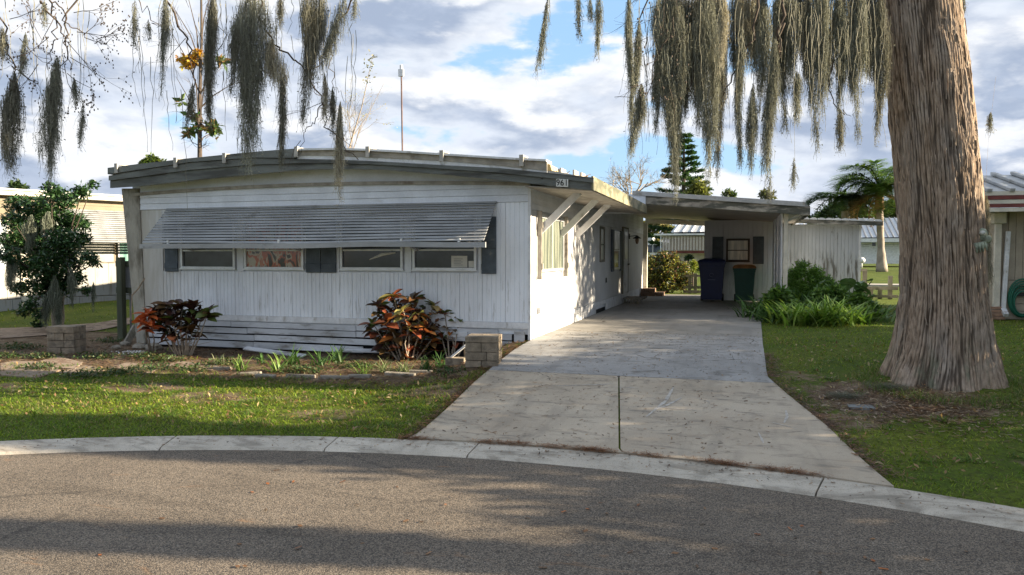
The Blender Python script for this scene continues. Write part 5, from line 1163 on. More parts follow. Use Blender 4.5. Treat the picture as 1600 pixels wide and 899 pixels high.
# ================================================================== CROTONS
def leafmesh(name, c1, c2, L=1., Wd=.5):
    V, Fc, C = [], [], []; n = 5
    for i in range(n+1):
        t = i/n; w = Wd*math.sin(math.pi*min(1, t*.93+.05))**.8/2*(1 if i < n else .05); z = -.22*t*t+.03
        for s in (-1, 0, 1): V.append((t*L, s*w, z+(.10*abs(s)*w/Wd*2))); C.append(c2 if s == 0 else [lerp(a, b, rnd.random()*.55) for a, b in zip(c1, c2)])
    for i in range(n):
        for s in (0, 1): a = i*3+s; Fc.append((a, a+3, a+4, a+1))
    return npmesh(name, V, Fc, m_gloss, np.array(C), True)
LM = dict(maroon=[leafmesh('leaf', (.028, .014, .013), (.06, .025, .018)), leafmesh('leaf', (.050, .022, .016), (.085, .035, .022))],
          orange=[leafmesh('leaf', (.27, .085, .025), (.40, .16, .04)), leafmesh('leaf', (.22, .055, .03), (.32, .10, .05))],
          yellow=[leafmesh('leaf', (.42, .30, .09), (.50, .38, .14)), leafmesh('leaf', (.38, .32, .14), (.26, .27, .08))],
          green=[leafmesh('leaf', (.035, .07, .018), (.10, .13, .03)), leafmesh('leaf', (.06, .10, .02), (.14, .17, .05))],
          bronze=[leafmesh('leaf', (.095, .055, .028), (.15, .075, .03)), leafmesh('leaf', (.07, .055, .025), (.12, .07, .03))],
          brightorange=[leafmesh('leaf', (.52, .10, .03), (.60, .17, .05)), leafmesh('leaf', (.46, .07, .03), (.5, .14, .05))])
def croton(label, px, D, heads, mix, Lr, seed, extra=None):
    """heads: list of (px x, px y) rosettes; leaves whorl round each"""
    q = random.Random(seed); b = G(*px); t = thing('croton_shrub', label, 'shrub', b, 'crotons along the front wall')
    mb = MB()
    for h in heads:
        p = Dp(h[0], h[1], D+h[3]); bb = b+np.array([(p[0]-b[0])*.25, (p[1]-b[1])*.25, 0]); m_ = lerp(bb, p, .5)+np.array([q.gauss(0, .04), q.gauss(0, .04), 0]); mb.tube([bb-[0, 0, .05], m_, p], [.014, .011, .007], 5)
    mb.build('stem', m_twigl, t)
    for h in heads:
        p = Dp(h[0], h[1], D+h[3]); k = h[2]; a0 = q.uniform(0, 6)
        k = int(k*1.75)
        for i in range(k):
            a = a0+i*2.4; el = q.uniform(-.35, 1.0)*(.5 if i > k*.5 else 1); kind = q.choice(h[4] if len(h) > 4 else mix); sc = q.uniform(*Lr)
            z = -q.uniform(0, .16)*(i/k)*1.3; o = inst('leaf', q.choice(LM[kind]), t, p+[0, 0, z], (q.uniform(-.6, .6), -el, a), (sc, sc*q.uniform(.8, 1.2), sc))
    return t
def innards(parent, pts, D, r, n, cols): crown('inner_leaves', [(Dp(x, y, D+.05), (r, r, r*.9)) for x, y in pts], n, .11, cols, parent, m_gloss, .1, .5, .3)
O, Y_, Gn, Mr, Br = 'orange', 'yellow', 'green', 'maroon', 'bronze'
dcy = float((G(640, 562)-CAMP)@FW)
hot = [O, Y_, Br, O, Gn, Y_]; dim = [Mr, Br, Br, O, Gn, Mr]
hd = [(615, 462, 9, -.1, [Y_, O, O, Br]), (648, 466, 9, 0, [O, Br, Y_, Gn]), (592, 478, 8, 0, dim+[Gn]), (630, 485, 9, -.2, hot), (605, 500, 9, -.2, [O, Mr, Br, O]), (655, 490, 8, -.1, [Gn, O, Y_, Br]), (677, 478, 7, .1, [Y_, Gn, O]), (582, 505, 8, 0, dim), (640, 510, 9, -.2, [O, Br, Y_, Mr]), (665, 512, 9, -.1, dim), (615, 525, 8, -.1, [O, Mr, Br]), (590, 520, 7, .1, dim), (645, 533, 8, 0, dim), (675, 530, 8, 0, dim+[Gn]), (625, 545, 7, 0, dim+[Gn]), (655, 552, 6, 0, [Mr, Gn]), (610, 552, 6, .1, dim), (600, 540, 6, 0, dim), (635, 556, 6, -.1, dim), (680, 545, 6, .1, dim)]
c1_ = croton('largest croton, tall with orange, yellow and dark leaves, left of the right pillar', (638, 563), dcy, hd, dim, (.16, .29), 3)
hd = [(695, 490, 8, 0, dim+[O]), (718, 498, 8, 0, [Y_, O, Br, Gn]), (705, 515, 8, 0, [O, Br, Gn]), (728, 515, 6, .1, [O, Mr, Y_]), (690, 525, 7, 0, dim), (712, 532, 6, 0, [Gn, O, Mr]), (700, 545, 5, 0, dim)]
croton('medium croton with orange-tipped leaves between the largest croton and the right pillar', (705, 565), dcy+.1, hd, dim, (.15, .23), 4)
dl = float((G(285, 556)-CAMP)@FW)
dm2 = [Mr, Mr, Br, Mr, Br, Gn]
hd = [(262, 478, 9, 0, dm2), (285, 478, 9, 0, dm2), (303, 482, 8, 0, dm2), (245, 486, 8, 0, dm2), (325, 488, 9, 0, dm2+[Gn, Gn]), (270, 500, 8, -.1, dm2), (295, 503, 7, -.1, dm2), (250, 508, 7, 0, dm2), (315, 496, 6, 0, dm2), (280, 515, 6, 0, dm2), (265, 520, 5, 0, dm2), (300, 520, 4, 0, dm2)]
c2_ = croton('dark maroon croton at the left end of the front wall', (287, 556), dl, hd, dm2, (.20, .30), 5)
hd = [(232, 490, 8, -.1, ['brightorange']), (226, 503, 8, -.1, ['brightorange']), (236, 512, 6, -.1, ['brightorange', 'brightorange', Mr])]
croton('small bright orange-red croton left of the dark maroon one', (238, 548), dl-.1, hd, ['brightorange'], (.18, .27), 6)
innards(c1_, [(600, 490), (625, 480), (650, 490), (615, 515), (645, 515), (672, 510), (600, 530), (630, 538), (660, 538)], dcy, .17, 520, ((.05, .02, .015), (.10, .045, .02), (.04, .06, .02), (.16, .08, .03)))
innards(c2_, [(255, 492), (280, 492), (305, 492), (265, 510), (295, 510)], dl, .17, 300, ((.03, .015, .012), (.06, .03, .02), (.04, .05, .02)))
mb = MB()
q = random.Random(9)
for k in range(22): p = G(287+q.uniform(-14, 14), 556); mb.tube([p, p+[q.gauss(0, .05), q.gauss(0, .03), .15], p+[q.gauss(0, .16), q.gauss(0, .05), q.uniform(.25, .42)]], [.006, .005, .003], 4)
o = mb.build('woody_shrub', m_twigl); tag(o, 'bundle of bare stems under the dark maroon croton', 'shrub')

# strappy plants
def clump(name, label, px, n, L, Wd, cols, lean=(.1, 1.1), droop=.6, cat='plant', group=None, spread=.05, z=0, seg=4, P0=None):
    p = G(*px) if P0 is None else P0; P = p+rng.normal(0, 1, (n, 3))*[spread, spread, 0]+[0, 0, z]; c = pal(cols, n)
    V, F, C = blades(P, rng.uniform(L*.55, L, n), rng.uniform(Wd*.7, Wd*1.2, n), rng.uniform(0, 6.28, n), rng.uniform(*lean, n), seg, droop, c*.8, c*1.2)
    o = npobj(name, V-p, F, m_leaf, C); o.location = tuple(p); tag(o, label, cat, group); return o
gg = ((.10, .19, .03), (.15, .25, .04), (.20, .29, .07)); pale_ = ((.22, .26, .12), (.30, .32, .18), (.15, .20, .08)); dg = ((.055, .12, .03), (.08, .16, .04))
for px, n, L, Wd, c, lab in (((375, 580), 30, .34, .022, gg, 'yellow-green strappy plant leftmost by the edging stones'), ((432, 582), 44, .42, .024, gg, 'lush strappy plant between the second and third edging stones'), ((455, 570), 24, .50, .03, dg, 'darker upright strappy plant behind the lush one'),
        ((500, 572), 22, .42, .03, dg, 'dark broad-bladed plant against the fallen boards'), ((525, 566), 20, .42, .032, dg, 'second dark broad-bladed plant right of the fallen boards'), ((568, 585), 34, .30, .014, gg, 'thin grassy tuft left of the pale tufts'), ((600, 582), 46, .32, .016, pale_, 'pale grassy tuft before the largest croton'), ((630, 584), 50, .32, .016, pale_, 'second pale grassy tuft, fuller, below the largest croton'),
        ((665, 580), 40, .32, .018, dg, 'dark grassy tuft right of the pale tufts'), ((688, 574), 34, .34, .02, dg, 'dark grassy tuft nearest the loose blocks'), ((345, 572), 20, .26, .018, pale_, 'small pale tuft at the left end of the edging'), ((410, 568), 18, .3, .022, dg, 'low dark tuft against the skirting boards')):
    clump('strappy_plant', lab, px, n, L, Wd, c, group='strappy plants in the front bed')
crown('groundcover', [((G(x, y)+[0, 0, .04]), (w, w*.6, .07)) for x, y, w in ((30, 545, .5), (70, 560, .4), (110, 548, .3), (150, 560, .5), (225, 560, .4), (170, 535, .4), (260, 565, .4), (130, 590, .4), (10, 560, .4), (190, 585, .5), (300, 580, .4), (350, 570, .4), (470, 582, .5), (560, 575, .5), (700, 585, .3), (240, 578, .4), (60, 578, .4))], 6000, .05, ((.035, .075, .02), (.06, .10, .03), (.10, .09, .04)), None, shell=.1, kind='stuff')['label'] = 'low creeping weeds round the left block pillar'

# holly-like tree with moss at the left
hb = G(88, 518); dh = float((hb-CAMP)@FW); kh = dh/FPX
ht = thing('small_evergreen_tree', 'small dark glossy evergreen draped in moss behind the left block pillar', 'tree', hb)
limb(ht, [hb, Dp(86, 470, dh), Dp(80, 420, dh)], .09, .06, m_twigl, 'trunk', 8); limb(ht, [hb+[.12, 0, 0], Dp(97, 470, dh), Dp(105, 420, dh)], .06, .04, m_twigl, 'trunk', 8)
cl = []
q = random.Random(12)
for x, y, r in ((62, 325, 26), (28, 320, 20), (100, 312, 22), (128, 300, 14), (80, 298, 15), (145, 288, 9), (20, 345, 18), (50, 352, 26), (88, 345, 30), (118, 345, 18), (25, 375, 26), (60, 385, 28), (98, 378, 28), (128, 372, 15), (78, 412, 30), (110, 408, 24), (140, 402, 13), (42, 418, 24), (15, 400, 18), (148, 412, 8), (62, 448, 24), (96, 445, 24), (30, 450, 14), (48, 478, 13), (35, 488, 10), (62, 492, 12), (120, 435, 14), (135, 455, 9), (60, 510, 10), (132, 352, 11), (150, 320, 0)):
    if r: cl.append((Dp(x, y, dh+q.uniform(-.9, .7)), (r*kh*1.02, r*kh*.9, r*kh*.78)))
crown('crown', cl, 21000, .088, ((.034, .082, .030), (.042, .10, .030), (.065, .13, .045), (.018, .045, .018)), ht, m_gloss, .25, .5, .5)
mb = MB()
for c, r in cl: mb.tube([hb+[0, 0, .9], lerp(hb+[0, 0, .9], c, .5)+[0, 0, .1], c], [.03, .02, .008], 4)
mb.build('branches', m_twig, ht)
gm = ((.19, .21, .16), (.13, .15, .11), (.25, .27, .21))
for x0, y0, x1, y1, w, lab in ((50, 335, 45, 395, 30, 'pale moss patch in the upper left of the small evergreen'), (85, 430, 92, 515, 30, 'thick pale moss skirt round the trunks of the small evergreen'), (20, 400, 18, 455, 26, 'moss drape on the left edge of the small evergreen'), (112, 420, 112, 480, 16, 'moss drape right of the evergreen trunks'), (145, 440, 146, 485, 7, 'thin moss tail at the right tip of the evergreen'), (75, 330, 72, 380, 18, 'moss fluff in the top of the small evergreen'), (70, 460, 74, 510, 18, 'moss fringe left of the evergreen trunks')):
    moss(x0, y0, x1, y1, w, dh-.75, lab, .5, gm, 'moss draped in the small evergreen')

# plants beside the carport posts
for k_, (pts, lab) in enumerate((([(1205, 470, 13), (1220, 462, 14), (1215, 482, 14), (1232, 478, 14)], 'low leafy shrub at the foot of the carport post'), ([(1285, 462, 15), (1305, 458, 14), (1300, 478, 16), (1278, 480, 15), (1322, 474, 14)], 'rounded leafy shrub in the middle of the carport planting'), ([(1340, 470, 12), (1352, 478, 12), (1362, 486, 10), (1335, 486, 13)], 'small leafy shrub towards the right end of the carport planting'))):
    pb_ = G(float(np.mean([p[0] for p in pts])), 500); D_ = float((pb_-CAMP)@FW); kk = D_/FPX; t_ = thing('leafy_shrub', lab, 'shrub', pb_)
    crown('crown', [(Dp(x, y, D_+rnd.uniform(-.2, .2)), (r*kk, r*kk, r*kk*.85)) for x, y, r in pts], 2600, .13, ((.10, .19, .04), (.15, .25, .05), (.07, .14, .03)), t_, m_leaf, .25, .45, .5)
    mb = MB()
    for x, y, r in pts: mb.tube([pb_, Dp(x, y, D_)], [.015, .006], 4)
    mb.build('stem', m_twig, t_)
for x, y, n, L, Wd, c, lab in ((1190, 497, 70, .62, .05, dg, 'dark strappy plant at the left end of the carport planting'), (1212, 503, 70, .62, .05, dg, 'strappy plant beside the carport post foot'), (1238, 506, 80, .72, .05, gg, 'strappy plant in the front row, third from the driveway'), (1266, 508, 80, .75, .05, gg, 'bright arching plant in the middle of the front row'), (1294, 508, 80, .75, .05, gg, 'bright arching plant right of the middle of the front row'), (1322, 506, 80, .70, .05, gg, 'arching plant in the front row near the right end'), (1348, 502, 70, .66, .05, gg, 'arching plant last but one on the right'), (1366, 494, 60, .55, .05, dg, 'arching plant at the right end of the planting'),
        (1230, 490, 60, .9, .045, gg, 'taller strappy plant behind the post foot'), (1262, 490, 70, .95, .045, dg, 'taller strappy plant in the back row'), (1300, 490, 70, .95, .045, dg, 'taller strappy plant in the back row below the large leaves')):
    clump('strappy_plant', lab, (x, y), int(n*1.5), L*1.12*rnd.uniform(.8, 1.15), Wd*1.1, c, (.1, .95), .75, group='strappy plants beside the carport', spread=.2, seg=5)
fb = G(1255, 488); fern = thing('feathery_bush', 'light green feathery bush against the streaked shed wall', 'shrub', fb)
df = float((fb-CAMP)@FW)
crown('crown', [(Dp(x, y, df), (r*df/FPX, r*df/FPX, r*df/FPX*.8)) for x, y, r in ((1225, 455, 18), (1222, 475, 18), (1255, 415, 10), (1275, 425, 12), (1300, 450, 16), (1330, 470, 16), (1345, 480, 12), (1240, 430, 14), (1285, 440, 16), (1250, 455, 22), (1280, 465, 24), (1310, 460, 18), (1248, 425, 12), (1265, 432, 14), (1240, 445, 18), (1268, 452, 22), (1290, 445, 12), (1300, 458, 14), (1232, 468, 18), (1260, 475, 24), (1295, 475, 20), (1320, 470, 14))], 17000, .10, ((.16, .30, .05), (.22, .36, .07), (.10, .20, .03)), fern, m_leaf, .1, .22, 0)
mb = MB()
for k in range(14): mb.tube([fb+[rnd.gauss(0, .15), rnd.gauss(0, .1), 0], Dp(rnd.uniform(1240, 1300), rnd.uniform(440, 460), df)], [.012, .005], 4)
mb.build('stem', m_twigl, fern)
LM['big'] = [leafmesh('leaf', (.09, .19, .055), (.18, .27, .10), Wd=.75), leafmesh('leaf', (.06, .14, .05), (.14, .22, .09), Wd=.8)]
eb = G(1330, 492); ee = thing('elephant_ear_plant', 'broad heart-leaved plant at the right end by the shed corner', 'plant', eb)
de = float((eb-CAMP)@FW); q = random.Random(3); mb = MB()
for x, y in ((1298, 438), (1312, 444), (1325, 436), (1335, 446), (1348, 442), (1318, 455), (1340, 458), (1356, 452), (1305, 450), (1330, 466), (1352, 466), (1368, 462), (1362, 440)):
    p = Dp(x, y, de+q.uniform(-.3, .3)); mb.tube([eb, lerp(eb, p, .6)+[0, 0, .1], p], .012, 5); s_ = q.uniform(.32, .5); inst('leaf', q.choice(LM['big']), ee, p, (q.uniform(-.3, .3), q.uniform(-.1, .6), q.uniform(0, 6.28)), (s_, s_, s_))
mb.build('stem', M('green stem', (.09, .16, .05), .6, .2, 5, 20, 0), ee)

# ================================================================== BACKGROUND
def frame(name, label, cat, A, B, builder, group=None):
    """thing whose local x runs from A to B; built at the origin then placed"""
    t = thing(name, label, cat, (0, 0, 0), group); builder(t, float(np.hypot(B[0]-A[0], B[1]-A[1]))); t.location = (float(A[0]), float(A[1]), float(A[2])); t.rotation_euler = (0, 0, math.atan2(B[1]-A[1], B[0]-A[0])); return t
m_nb = M('neighbour cream siding', (.215, .175, .11), .6, .12, 3, 30, .05); m_nbw = siding('neighbour white siding', (.30, .30, .285), (.17, .14, .1), .8, -.2, 1.0)
m_teal = glassmat('teal glass', (.10, .22, .20), .2, (.2, .35, .3), 8)
def leftneigh(t, L):
    mb = MB(); mb.box(-5, 16, .06, 9, -.3, 3.35); mb.build('wall_core', m_nb, t)
    for k in range(36):
        x = -3+k*.4
        mb = MB(); mb.box(x, x+.392, .0, .055, .35, 1.35); mb.build('siding_panel', m_nbw, t)
    for k in range(40): mb = MB(); mb.box(-4+k*.36, -4+k*.36+.35, -.02, .05, -.4, .33); mb.build('skirt_panel', m_nbw, t)
    for i in range(5): mb = MB(); mb.box(-4, 15, .0, .055, 2.45+i*.17, 2.45+i*.17+.165); mb.build('lap_board', m_nb, t)
    mb = MB(); mb.box(-5, 16, -.25, .02, 3.30, 3.48); mb.build('fascia', m_cream, t, bevel=.01)
    mb = MB(); mb.prism([(-.3, 3.49), (3, 3.62), (9, 3.3), (9, 3.2), (-.3, 3.44)], 'x', -5.1, 16); mb.build('roof', m_roof, t)
    for k in range(16):
        mb = MB(); y = -.05-k*.055; z = 3.0-k*.064; mb.prism([(y, z), (y-.07, z-.035), (y-.065, z-.05), (y+.01, z-.02)], 'x', .9, 9.5); mb.build('awning_slat', m_awn, t)
    mb = MB(); mb.box(.9, 9.5, -.86, -.82, 1.96, 2.02); mb.build('awning_bar', m_wood, t)
    w = MB(); w.box(1.2, 3.2, -.01, .058, 1.36, 2.1); f = w.build('window', m_wood, t); mb = MB(); mb.box(1.25, 3.15, -.016, -.011, 1.40, 2.05); mb.build('pane', m_oldglass, f)
    w = MB(); w.box(3.3, 4.4, -.01, .058, 1.36, 2.1); f = w.build('window', m_alu, t); mb = MB(); mb.box(3.35, 4.35, -.016, -.011, 1.42, 2.05); mb.build('pane', m_teal, f)
    w = MB(); w.box(-1.0, .3, -.01, .058, 1.2, 2.6); f = w.build('window', m_cream, t); mb = MB(); mb.box(-.92, .22, -.016, -.011, 1.28, 2.5); mb.build('pane', glassmat('neighbour pane', (.3, .34, .36), .2), f)
    for x in (-1.6, .55): mb = MB(); mb.box(x, x+.16, -.05, .05, -.3, 3.3); mb.build('pilaster', m_cream, t)
frame('neighbour_home', 'cream and white mobile home with louvred awning behind the small evergreen on the left', 'mobile home', G(0, 487), G(205, 468), leftneigh)

# right-hand neighbour, corner of a cream house with red fascia stripes
rn = thing('neighbour_house', 'cream house with red-striped fascia at the right edge of the photo', 'house', (6.5, 19, 0))
YR = 19.0; xL = float(Yp(1555, 400, YR)[0]); XR = xL+8
m_rwall = M('tan vertical siding', (.40, .345, .27), .7, .12, 3, 30, .06); m_red = M('red stripe', (.17, .045, .038), .6, .2, 4, 30, .05)
zr = lambda y: float(Yp(1560, y, YR)[2])
mb = MB(); mb.box(xL+.06, XR, YR+.05, YR+5, 0, zr(330)); mb.build('wall_core', m_rwall, rn)
k = 0; x = xL+.25
while x < XR: mb = MB(); mb.box(x, min(x+.132, XR), YR, YR+.048, zr(437), zr(331)); mb.build('siding_board', m_rwall, rn); x += .14
for i in range(5):
    z0 = lerp(0.02, zr(438), i/5); mb = MB(); x = xL+.2+(.0 if i % 2 else -.2); 
    while x < XR: a = max(x, xL+.2); mb = MB(); mb.box(a, min(x+.59, XR), YR-.01, YR+.048, z0, z0+zr(438)/5-.012); mb.build('wall_block', m_rwall, rn, bevel=.006); x += .6
xf = float(Yp(1520, 320, YR-.7)[0]); yf = YR-.7
zf = lambda y: float(Yp(1560, y, yf)[2])
for (y0, y1, m_, d) in ((299, 305.5, m_cream, .0), (306, 312, m_red, .012), (312.5, 318.5, m_cream, .0), (319, 324.5, m_red, .012), (325, 331, m_cream, .0)):
    mb = MB(); mb.box(xf-d, XR+.5, yf-d, yf+.05, zf(y1), zf(y0)); mb.build('fascia_stripe', m_, rn)
    mb = MB(); mb.box(xf-d, xf+.05, yf+.052, YR+5, zf(y1), zf(y0)); mb.build('fascia_stripe', m_, rn)
mb = MB(); mb.box(xf+.02, XR+.5, yf+.05, YR+5, zf(328), zf(325)); mb.build('soffit', m_cream, rn)
mb = MB(); zt_ = zf(300); mb.prism([(yf+.02, zt_), (yf+2.9, zt_+.62), (yf+5.6, zt_+.1), (yf+5.6, zt_-.0), (yf+.02, zt_-.04)], 'x', xf+.05, XR+.4); mb.build('roof', m_roof, rn)
for k in range(16):
    x = xf+.3+k*.42; mb = MB(); mb.bar((x, yf-.05, zt_+.03), (x, yf+2.85, zt_+.66), .10, .07); mb.build('roof_rib', m_roof, rn, bevel=.01)
mb = MB(); mb.box(xL-.02, xL+.10, YR-.06, YR+.06, .1, zr(348)); mb.build('corner_column', m_cream, rn, bevel=.008)
mb = MB(); mb.box(xL-.08, xL+.18, YR-.12, YR+.12, zr(350), zr(332)); mb.build('column_cap', m_cream, rn, bevel=.03)
mb = MB(); mb.bar((xL+.22, YR-.06, zr(362)), (xL+.16, YR-.06, .22), .10, .08); mb.bar((xL+.16, YR-.06, .24), (xL+.16, YR-.28, .12), .10, .08); mb.build('downspout', m_trimw, rn, bevel=.008)
for k in range(4): mb = MB(); mb.box(xL-.25+.05*k, xL+.15, YR-.25+.05*k, YR-.05, .02+.07*k, .08+.07*k); mb.build('brick', M('tan brick', (.33, .21, .14), .9, .3, 8, 60, .4), rn, bevel=.004)
hz_ = thing('garden_hose', 'coiled green garden hose hung on the tan wall at the right edge', 'hose', (float(Yp(1598, 465, YR-.1)[0]), YR-.12, 1.0))
hc = Yp(1598, 466, YR-.08); m_hose = M('green hose', (.015, .13, .08), .45, .15, 5, 30, 0)
for k in range(6):
    a = .36-.028*k; mb = MB(); mb.tube([(hc[0]+a*.75*math.cos(u), YR-.06-.02*(k % 3), hc[2]+a*1.15*math.sin(u)-.02*k) for u in np.linspace(0, 6.28, 25)], .017, 6); mb.build('hose_coil', m_hose, hz_, smooth=True)
mb = MB(); mb.box(hc[0]-.12, hc[0]+.12, YR-.1, YR, hc[2]+.05, hc[2]+.12); mb.build('hook', m_black, hz_)
hv = thing('outdoor_unit', 'grey electrical cabinet between the cypress and the right-hand house', 'utility box', Yp(1540, 495, 20))
p = Yp(1541, 440, 20.2); mb = MB(); mb.box(p[0]-.22, p[0]+.16, 20.2, 20.6, .05, float(Yp(1541, 430, 20.2)[2])); mb.build('cabinet', m_steel, hv, bevel=.01)
mb = MB(); mb.box(p[0]-.06, p[0]+.13, 20.17, 20.198, .55, .8); mb.build('notice', m_trimw, hv)
mb = MB(); mb.box(p[0]-.1, p[0]+.1, 20.17, 20.198, 1.0, 1.05).box(p[0]-.1, p[0]-.05, 20.165, 20.198, .85, 1.0); mb.build('latch', m_trimw, hv)

# bush beyond the right-hand house gap
def bush(name, label, pts, D, n, size, cols, cat='shrub', group=None, shell=.35, mat=None, base=None):
    k = D/FPX; cl = [(Dp(x, y, D+rnd.uniform(-.3, .3)*r*k), (r*k, r*k, r*k*.9)) for x, y, r in pts]; b = np.array([np.mean([c[0][0] for c in cl]), np.mean([c[0][1] for c in cl]), 0]); b[2] = float(H(b[0], b[1])) if base is None else base
    t = thing(name, label, cat, b, group); crown('crown', cl, n, size, cols, t, mat, shell); mb = MB()
    lowz = min(c[0][2] for c in cl)
    mb.tube([b-[0, 0, .1], (b[0], b[1], (b[2]+lowz)/2), (b[0], b[1], lowz+.1)], [.035*k*10+.05, .03*k*10+.04, .03*k*10+.02], 7)
    for c, r in cl[:14]: mb.tube([(b[0], b[1], lowz), c], [.02*k*10+.02, .01*k*10], 4)
    mb.build('trunk', m_twig, t); return t
yg = ((.22, .25, .04), (.14, .19, .03), (.30, .28, .06)); ol = ((.05, .085, .025), (.08, .11, .03), (.12, .13, .04)); dkc = ((.02, .045, .015), (.035, .065, .02), (.05, .085, .03))
bush('garden_bush', 'yellow-green bush seen in the gap right of the cypress', [(1545, 420, 12), (1552, 405, 9), (1540, 440, 12), (1553, 438, 9)], 26, 1600, .10, yg)
pts_h = [(1015, 408, 12), (1035, 402, 12), (1052, 405, 12), (1020, 428, 18), (1045, 425, 20), (1066, 420, 12), (1015, 445, 14), (1040, 446, 18), (1065, 442, 14), (1076, 432, 6)]
bush('croton_hedge', 'rounded variegated hedge framed by the carport opening', pts_h, 28.5, 9000, .10, ((.07, .11, .04), (.13, .15, .04), (.36, .33, .08), (.16, .08, .04), (.03, .04, .02)), 'hedge', None, .35, m_gloss)
bush('garden_bush', 'small sunlit yellow-green bush behind the deck rail', [(1080, 420, 7), (1085, 412, 6)], 34, 500, .12, yg)
# deck rails
dr_ = thing('deck_rail', 'low weathered deck rail between the hedge and the blue bin', 'railing', Yp(1088, 460, 29))
for x in (1078, 1087, 1101): p = Yp(x, 400, 29); mb = MB(); mb.box(p[0]-.06, p[0]+.06, 28.95, 29.05, 0, .62 if x != 1087 else .75); mb.build('post', m_wood, dr_)
a, b = Yp(1072, 0, 29)[0], Yp(1125, 0, 29)[0]
for z0, z1 in ((.62, .70), (.18, .28), (.02, .12)): mb = MB(); mb.box(a, b, 28.93, 28.97, z0, z1); mb.build('rail', m_wood, dr_)
dr_ = thing('deck_rail', 'weathered wooden dock railing beside the right end of the shed', 'railing', Yp(1375, 460, 27))
for x, zt_ in ((1352, .95), (1392, .75), (1362, .4), (1376, .4)): p = Yp(x, 400, 27); mb = MB(); mb.box(p[0]-.06, p[0]+.06, 26.95, 27.07, 0, zt_); mb.build('post', m_wood, dr_)
for (xa_, xb_, z0, z1) in ((1340, 1362, .90, .98), (1356, 1412, .30, .40), (1356, 1412, .05, .14)): mb = MB(); mb.box(Yp(xa_, 0, 27)[0], Yp(xb_, 0, 27)[0], 26.90, 26.948, z0, z1); mb.build('rail', m_wood, dr_)
sw = MB(); sw.box(4, 60, 38, 39.6, -.1, .08); o = sw.build('seawall', M('seawall concrete', (.40, .37, .32), .9, .2, 2, 30, .2)); o['kind'] = 'structure'
# bright back lawn strip
# house seen through the carport
bh = thing('back_house', 'low house with striped beige awning seen through the carport', 'house', Dp(1075, 405, 45))
YB = 46.0
def bx_(x0, x1, y0, y1, Y, d, name, mat, t, bev=0):
    a = Yp(x0, y1, Y); b = Yp(x1, y0, Y); mb = MB(); mb.box(a[0], b[0], Y, Y+d, a[2], b[2]); return mb.build(name, mat, t, bevel=bev)
bx_(1045, 1260, 372, 408, YB+.6, 8, 'wall', m_cream, bh)
bx_(1022, 1260, 363.5, 368, YB-.4, 9, 'porch_fascia', m_trimw, bh)
a = Yp(1048, 363, YB); b = Yp(1260, 351, YB); mb = MB(); mb.prism([(YB, a[2]), (YB+5, b[2]+.3), (YB+9, b[2]+.3), (YB+9, a[2])], 'x', a[0], b[0]); mb.build('roof', M('pale metal roof', (.55, .57, .58), .4, .1, 2, 30, 0, metal=.3), bh)
for k in range(16):
    x = a[0]+.2+k*.5; mb = MB(); mb.bar((x, YB-.02, a[2]+.03), (x, YB+5, b[2]+.34), .06, .05); mb.build('roof_rib', m_trimw, bh)
m_strA = M('awning stripe pale', (.50, .46, .42), .6, .1, 3, 30, 0); m_strB = M('awning stripe brown', (.32, .26, .22), .6, .1, 3, 30, 0)
x = 1035.
while x < 1240: bx_(x, x+2.6, 369, 391.5, YB-.2, .06, 'awning_slat', m_strA, bh); bx_(x+2.8, x+4.6, 369, 391.5, YB-.17, .06, 'awning_slat', m_strB, bh); x += 4.8
bx_(1035, 1240, 392, 396, YB-.25, .1, 'awning_valance', M('dark red valance', (.11, .025, .02), .7, .2, 3, 30, 0), bh)
for x in (1031.5, 1107): bx_(x, x+1.6, 368, 410, YB-.3, .1, 'porch_post', m_trimw, bh)
bush('small_shrub', 'dark rounded shrub before the far white wall, seen through the carport', [(1078, 402, 4), (1073, 404, 3)], 44, 300, .15, dkc)
